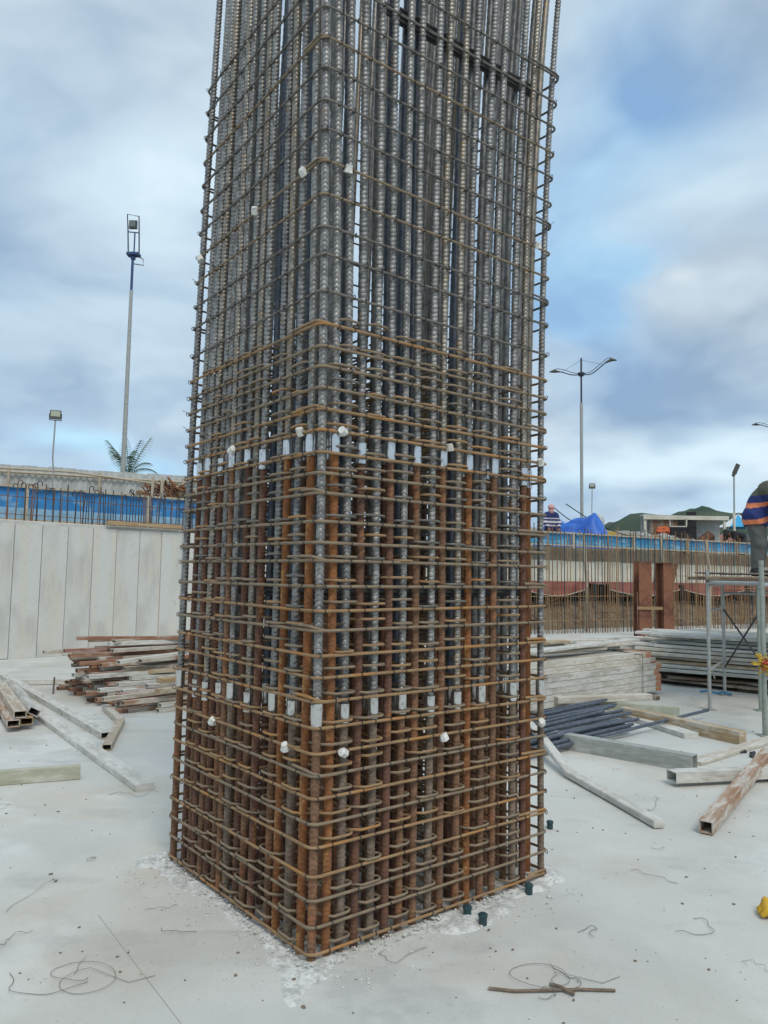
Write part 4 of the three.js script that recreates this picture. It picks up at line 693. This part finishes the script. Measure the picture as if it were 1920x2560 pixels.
{ // parasol
  const t = thing('parasol', 'blue and white parasol behind the thin lamp pole', 'parasol', [15.9, 2.2, -34]); part('pole', rod(V(0, 0, 0), V(0, 2.3, 0), .025, 6), M.galv, t);
  const cols = [std({ color: lin(.05, .36, .62), roughness: .7 }), std({ color: lin(.70, .74, .72), roughness: .7 })];
  for (let i = 0; i < 8; i++) { const a = i / 8 * 6.2832, b = (i + 1) / 8 * 6.2832, g = new THREE.BufferGeometry(), R = .98, rows = 6, pos = [], idx = []; for (let k = 0; k <= rows; k++) { const f = k / rows, r = R * f, y = 2.28 - .62 * f - .05 * Math.sin(Math.PI * f); pos.push(Math.cos(a) * r, y, Math.sin(a) * r, Math.cos((a + b) / 2) * r * .95, y - .02 * f, Math.sin((a + b) / 2) * r * .95, Math.cos(b) * r, y, Math.sin(b) * r); if (k) { const o = k * 3; idx.push(o - 3, o, o - 2, o, o + 1, o - 2, o - 2, o + 1, o - 1, o + 1, o + 2, o - 1); } } g.setAttribute('position', new THREE.Float32BufferAttribute(pos, 3)); g.setIndex(idx); g.computeVertexNormals(); const v = g.clone(); v.translate(0, -.006, 0); part('canopy_panel', mergeGeometries([g, v]), cols[i % 2], t); }
}


// ------------------------------------------------------------------ scaffold, worker, gloves
const SA = [3.81, -8.95], SB = [4.5, -10.1], SC = [3.735, -7.52], SD = [4.4, -8.95], SE = [6.1, -9.4], SF = [6.6, -10.9];
const DECK = 1.555;
{
  const t = thing('scaffold', 'galvanised tube scaffold with ladder frame, cross braces and a cluttered deck', 'scaffold', [4.6, 0, -9.4]);
  const L = (p, y) => V(p[0] - 4.6, y, p[1] + 9.4), pipe = (n, a, b, r = .021, m = M.galv) => part(n, rod(a, b, r, 8), m, t);
  const legs = [[SA, M.galv, 1.62], [SB, M.galv, 1.5], [SC, M.galvGreen, 1.7], [SD, M.galvGreen, 1.5], [SE, M.galv, 1.5], [SF, M.galv, 1.5]];
  for (const [p, m, h] of legs) { const o = pipe('leg', L(p, .012), L(p, h), p === SC ? .026 : .0215, m); part('base_plate', box(.12, .012, .12), m, o).position.set(p[0] - 4.6, .006, p[1] + 9.4); }
  for (const y of [.45, 1.14, 1.44]) pipe('rung', L(SA, y), L(SB, y), .017);
  for (const y of [.5, 1.0, 1.42]) pipe('rung', L(SC, y), L(SD, y), .017, M.galvGreen);
  pipe('ledger', L(SB, 1.48), L(SF, 1.48)); pipe('ledger', L(SA, 1.5), L(SE, 1.5)); pipe('ledger', L(SC, 1.46), L(SE, 1.46)); pipe('ledger', L(SA, 1.47), L(SC, 1.47));
  pipe('brace', L(SB, 1.12), L([SD[0], SD[1]], .58), .011, M.tieDark); pipe('brace', L(SD, 1.12), L(SB, .35), .011, M.tieDark); pipe('brace', L(SA, .55), L([SA[0] + .28, SA[1] - .5], .30), .009, M.galv);
  part('bent_tube', sweep([L(SB, 1.33), L([4.75, -9.8], 1.33), L([5.1, -9.6], 1.40), L([5.6, -9.6], 1.43)], .018, 7), M.galv, t);
  const q = rng(101);
  for (let i = 0; i < 9; i++) { const z = -8.95 - i * .245, l = 2.9 + q() * .5, x = -z * .412 + l / 2 + (q() - .5) * .2; const m = part('deck_board', beamGeo(l, .035, .21, .003, q()), i < 3 ? M.brownWood[i % 2] : pick([M.brownWood[0], M.brownWood[1], M.tubeRust[0]]), t); m.position.set(x - 4.6, DECK - .02 + .004 * (i % 2) - .018, z + 9.4); m.rotation.y = (q() - .5) * .03; }
  for (let i = 0; i < 7; i++) part('deck_bar', rod(L([3.78 + q() * .4, -8.9 - q() * 1.2], DECK + .014 + q() * .02), L([5.4 + q(), -9.1 - q() * 1.4], DECK + .016 + q() * .03), .009, 5), pick([M.rustBrown, M.tieDark, M.tieRust, M.tieSteel]), t);
}
{ // bunch of yellow and red straps
  const q = rng(103), loops = (n, r0, r1) => { const g = []; for (let i = 0; i < n; i++) { const a = q() * 6.28, el = (q() - .5) * 2.2, d = V(Math.cos(a) * Math.cos(el), Math.sin(el), Math.sin(a) * Math.cos(el)), u = V(-d.z, 0, d.x).normalize(), R = r0 + q() * (r1 - r0), pts = []; for (let k = 0; k <= 8; k++) { const f = k / 8 * Math.PI; pts.push(d.clone().multiplyScalar(Math.sin(f) * R).addScaledVector(u, Math.cos(f) * .03)); } g.push(sweep(pts, .0055, 5)); } return mergeGeometries(g); };
  const t = thing('strap_bunch', 'bunch of yellow and red straps tied to the green scaffold leg', 'straps', [3.71, .70, -7.46]); part('yellow_loops', loops(34, .07, .135), M.yellow, t); part('red_loops', loops(14, .04, .075), M.red, t).position.z = .05;
}
// smooth figures meshed from capsules
function blob(sdf, c, half, res, mat, colour) {
  const mc = new MarchingCubes(res, mat, false, false, 60000); mc.isolation = 0; let k = 0; const h = res / 2;
  for (let z = 0; z < res; z++) for (let y = 0; y < res; y++) for (let x = 0; x < res; x++) mc.field[k++] = -sdf(V(c[0] + half * (x - h) / h, c[1] + half * (y - h) / h, c[2] + half * (z - h) / h));
  mc.update(); const n = mc.count, pos = new Float32Array(n * 3); for (let i = 0; i < n; i++) { pos[i * 3] = c[0] + half * mc.positionArray[i * 3]; pos[i * 3 + 1] = c[1] + half * mc.positionArray[i * 3 + 1]; pos[i * 3 + 2] = c[2] + half * mc.positionArray[i * 3 + 2]; }
  let g = new THREE.BufferGeometry(); g.setAttribute('position', new THREE.BufferAttribute(pos, 3)); g = mergeVertices(g, half / res * .02); g.computeVertexNormals();
  const p = g.attributes.position; if (colour) { const col = new Float32Array(p.count * 3); for (let i = 0; i < p.count; i++) col.set(colour(p.getX(i), p.getY(i), p.getZ(i)), i * 3); g.setAttribute('color', new THREE.BufferAttribute(col, 3)); }
  g.setAttribute('uv', new THREE.BufferAttribute(new Float32Array(p.count * 2), 2)); return g;
}
const PA = V(0, 0, 0), PB = V(0, 0, 0);
const capsule = (p, [ax, ay, az, ra], [bx, by, bz, rb]) => { PA.set(p.x - ax, p.y - ay, p.z - az); PB.set(bx - ax, by - ay, bz - az); const t = clamp(PA.dot(PB) / Math.max(1e-9, PB.lengthSq())); return PA.addScaledVector(PB, -t).length() - lerp(ra, rb, t); };
const smin = (a, b, k) => { const h = clamp(.5 + .5 * (b - a) / k); return lerp(b, a, h) - k * h * (1 - h); };
const union = (bones, k = .035, grow = 0) => (p) => { let d = 9; for (const [a, b] of bones) d = smin(d, capsule(p, a, b) - grow, k); return d; };
const skin = std({ color: lin(.26, .13, .08), roughness: .6 }), vc = std({ vertexColors: true, roughness: .85 });
const folds = (x, y, z, s) => (nz(x * 14 + 40 + s, y * 9 + 40 + z * 11, 3, 601) - .5);
function hand(bx, by, bz, dir) { // palm and five curled fingers, dir = pointing direction (down)
  const b = [[[bx, by, bz, .026], [bx, by - .07, bz + .012, .03]]]; for (let i = 0; i < 4; i++) { const o = (i - 1.5) * .018, l = [.05, .062, .058, .045][i]; b.push([[bx + o, by - .075, bz + .015, .0088], [bx + o, by - .075 - l * .7, bz + .028, .008]], [[bx + o, by - .075 - l * .7, bz + .028, .008], [bx + o * .9, by - .078 - l, bz + .012, .0072]]); } b.push([[bx + dir * .022, by - .03, bz + .015, .011], [bx + dir * .042, by - .07, bz + .035, .009]], [[bx + dir * .042, by - .07, bz + .035, .009], [bx + dir * .038, by - .095, bz + .04, .008]]); return b;
}
{ // worker on the scaffold, bent forward with head down
  const t = thing('person', 'person in navy shirt with orange bands and grey trousers leaning forward on the scaffold deck', 'person', [5.15, DECK + .003, -10.45], 1.05);
  const hipL = [-.10, .80, -.03, .10], hipR = [.10, .80, -.03, .10], legs = [[hipL, [-.115, .44, .02, .066]], [[-.115, .44, .02, .066], [-.12, .07, -.02, .045]], [hipR, [.13, .44, .03, .066]], [[.13, .44, .03, .066], [.15, .07, -.01, .045]]];
  const torso = [[[-.06, .80, -.02, .125], [-.05, 1.02, .06, .135]], [[.06, .80, -.02, .125], [.05, 1.02, .06, .135]], [[-.11, 1.17, .16, .105], [.11, 1.17, .16, .105]], [[0, 1.0, .06, .14], [0, 1.17, .15, .12]]];
  const armL = [[[-.19, 1.17, .17, .068], [-.24, .95, .28, .052]], [[-.24, .95, .28, .05], [-.15, .80, .42, .037]]], armR = [[[.19, 1.17, .17, .068], [.25, .95, .28, .052]], [[.25, .95, .28, .05], [.16, .78, .42, .037]]];
  const head = [[[0, 1.18, .2, .055], [0, 1.16, .3, .058]], [[0, 1.14, .34, .088], [0, 1.06, .385, .076]]];
  const hands = [...hand(-.14, .775, .43, 1), ...hand(.15, .755, .43, -1)], feet = [[[-.12, .06, -.05, .045], [-.125, .04, .14, .036]], [[.15, .06, -.04, .045], [.16, .04, .15, .036]]];
  part('body', mergeGeometries([blob(union([...legs, ...torso, ...armL, ...armR, ...head], .04), [0, .65, .15], .72, 72, skin), blob(union(hands, .012), [0, .74, .44], .24, 80, skin), blob(union([...feet], .03), [0, .06, .04], .26, 40, skin)]), skin, t);
  part('trousers', blob((p) => Math.max(union(legs, .03, .024)(p) + folds(p.x, p.y, p.z, 1) * .02, p.y - .86, .1 - p.y), [0, .5, 0], .52, 72, vc, (x, y, z) => { const k = .8 + .4 * nz(x * 12 + 9, y * 12 + 9 + z * 7, 3, 611); return [.105 * k, .11 * k, .105 * k]; }), vc, t);
  part('shirt', blob((p) => Math.max(union([...torso, ...armL, ...armR, [[-.10, .82, -.03, .125], [-.105, .64, -.01, .112]], [[.10, .82, -.03, .125], [.115, .64, -.01, .112]]], .05, .024)(p) + folds(p.x, p.y, p.z, 2) * .026, .69 + .012 * Math.sin(p.x * 20) - p.y), [0, .98, .2], .46, 84, vc, (x, y, z) => {
    const s = y - .28 * x - .1 * z; const band = Math.abs(s - .80) < .036 || Math.abs(s - 1.02) < .03; const k = .8 + .4 * nz(x * 14 + 9, y * 14 + z * 9 + 9, 3, 613); return band ? [.68 * k, .21 * k, .095 * k] : y > 1.1 ? [.085 * k, .088 * k, .06 * k] : [.018 * k, .034 * k, .15 * k]; }), vc, t);
  part('head_cloth', blob((p) => Math.max(capsule(p, [0, 1.155, .325, .118], [0, 1.09, .36, .104]) + folds(p.x, p.y, p.z, 3) * .016, -(p.z - .27) * .2 - .08), [0, 1.12, .34], .19, 44, skin), std({ color: lin(.105, .11, .065), roughness: .9 }), t);
  for (const s of [-1, 1]) part('boot', blob((p) => Math.max(union([[[s * .13, .09, -.03, .056], [s * .13, .05, -.03, .056]], [[s * .13, .05, -.03, .052], [s * .135, .038, .16, .042]]], .03)(p), .002 - p.y), [s * .13, .08, .06], .19, 40, skin), M.black, t);
  for (const s of [-1, 1]) part('sock', new THREE.CylinderGeometry(.066, .064, .07, 14, 1, true).translate(s < 0 ? -.12 : .15, .165, -.015), M.plasticWhite, t);
}
function bystander(label, [x, y, z], turn, navy, stripe, hat, crouch) {
  const t = thing('person', label, 'person', [x, y, z], turn), lean = crouch ? .5 : 0;
  const hz = -lean * .1, ty = crouch ? 1.02 : 1.36, tz = crouch ? .42 : .02;
  const legs = [[[-.09, .88, hz, .1], [-.1, .47, .03, .066]], [[-.1, .47, .03, .066], [-.1, .05, -.02, .045]], [[.09, .88, hz, .1], [.11, .47, .03, .066]], [[.11, .47, .03, .066], [.12, .05, -.02, .045]]];
  const torso = [[[-.06, .92, hz, .12], [-.1, ty, tz, .1]], [[.06, .92, hz, .12], [.1, ty, tz, .1]]];
  const arms = [-1, 1].flatMap((s) => [[[s * .18, ty, tz, .062], [s * .25, ty - .27, tz + .1, .048]], [[s * .25, ty - .27, tz + .1, .046], [s * .17, ty - .42, tz + .26, .034]]]);
  const hd = crouch ? [0, ty + .02, tz + .24] : [0, ty + .2, .04], head = [[[0, ty, tz, .055], [hd[0], hd[1] - .06, hd[2], .055]], [[hd[0], hd[1] + .04, hd[2], .088], [hd[0], hd[1] - .06, hd[2] + .02, .066]]];
  const hands = [-1, 1].flatMap((s) => hand(s * .17, ty - .43, tz + .27, -s));
  part('body', mergeGeometries([blob(union([...legs, ...torso, ...arms, ...head], .04), [0, .85, .15], .95, 72, skin), blob(union(hands, .012), [0, ty - .47, tz + .28], .24, 64, skin), blob(union([[[-.1, .05, -.04, .04], [-.1, .04, .12, .035]], [[.12, .05, -.04, .04], [.12, .04, .12, .035]]], .03), [0, .06, .04], .22, 32, skin)]), skin, t);
  part('trousers', blob((p) => Math.max(union(legs, .03, .022)(p), p.y - .95, .1 - p.y), [0, .55, 0], .6, 56, skin), std({ color: lin(.04, .042, .05), roughness: .9 }), t);
  part('shirt', blob((p) => Math.max(union([...torso, ...arms], .05, .02)(p) + folds(p.x, p.y, p.z, 5) * .02, .8 - p.y), [0, 1.15, .15], .52, 64, vc, (a, b, c) => stripe && ((b > .98 && b < 1.03) || (b > 1.1 && b < 1.15) || (b > 1.22 && b < 1.26)) ? stripe : navy), vc, t);
  part('hat', blob((p) => Math.max(capsule(p, [hd[0], hd[1] + .055, hd[2], .112], [hd[0], hd[1] + .05, hd[2], .112]), hd[1] + .02 - p.y), [hd[0], hd[1] + .06, hd[2]], .16, 36, skin), hat, t);
  part('face_cloth', blob((p) => Math.max(capsule(p, [hd[0], hd[1] + .02, hd[2], .098], [hd[0], hd[1] - .09, hd[2] + .01, .09]), p.y - hd[1] - .0, -(p.z - hd[2]) - .06), [hd[0], hd[1] - .03, hd[2]], .17, 36, skin), crouch ? M.black : std({ color: lin(.55, .30, .28), roughness: .9 }), t);
}
bystander('person in navy shirt with white stripes and pink face cloth behind the blue tarpaulin', [5.55, 2.2, -25.2], .15, [.02, .035, .13], [.62, .58, .58], std({ color: lin(.62, .36, .33), roughness: .6 }), false);
bystander('person in black bending over behind the light blue barrier beside the thin lamp pole', [13.35, 2.2, -28.4], -1.25, [.012, .012, .016], null, M.black, true);
{ // yellow work glove
  const b = [[[0, .028, 0, .03], [.07, .03, .01, .036]]]; for (let i = 0; i < 4; i++) { const z = (i - 1.5) * .023; b.push([[.08, .03, z, .0135], [.13, .034 + .006 * i, z * 1.25, .013]], [[.13, .034 + .006 * i, z * 1.25, .013], [.165 - .012 * Math.abs(i - 1.4), .02, z * 1.4, .0115]]); } b.push([[.02, .03, .03, .014], [.06, .034, .065, .0135]], [[.06, .034, .065, .0135], [.09, .026, .075, .012]], [[-.05, .03, 0, .034], [0, .03, 0, .032]]);
  solo('work_glove', blob((p) => Math.max(union(b, .014)(p) + folds(p.x * 3, p.y * 3, p.z * 3, 7) * .006, .001 - p.y), [.055, .05, 0], .14, 64, M.yellow), std({ color: lin(.60, .36, .03), roughness: .85 }), 'yellow work glove lying on the open slab', 'glove', null, [1.87, 0, -3.50], 2.75);
}
renderer.render(scene, camera);
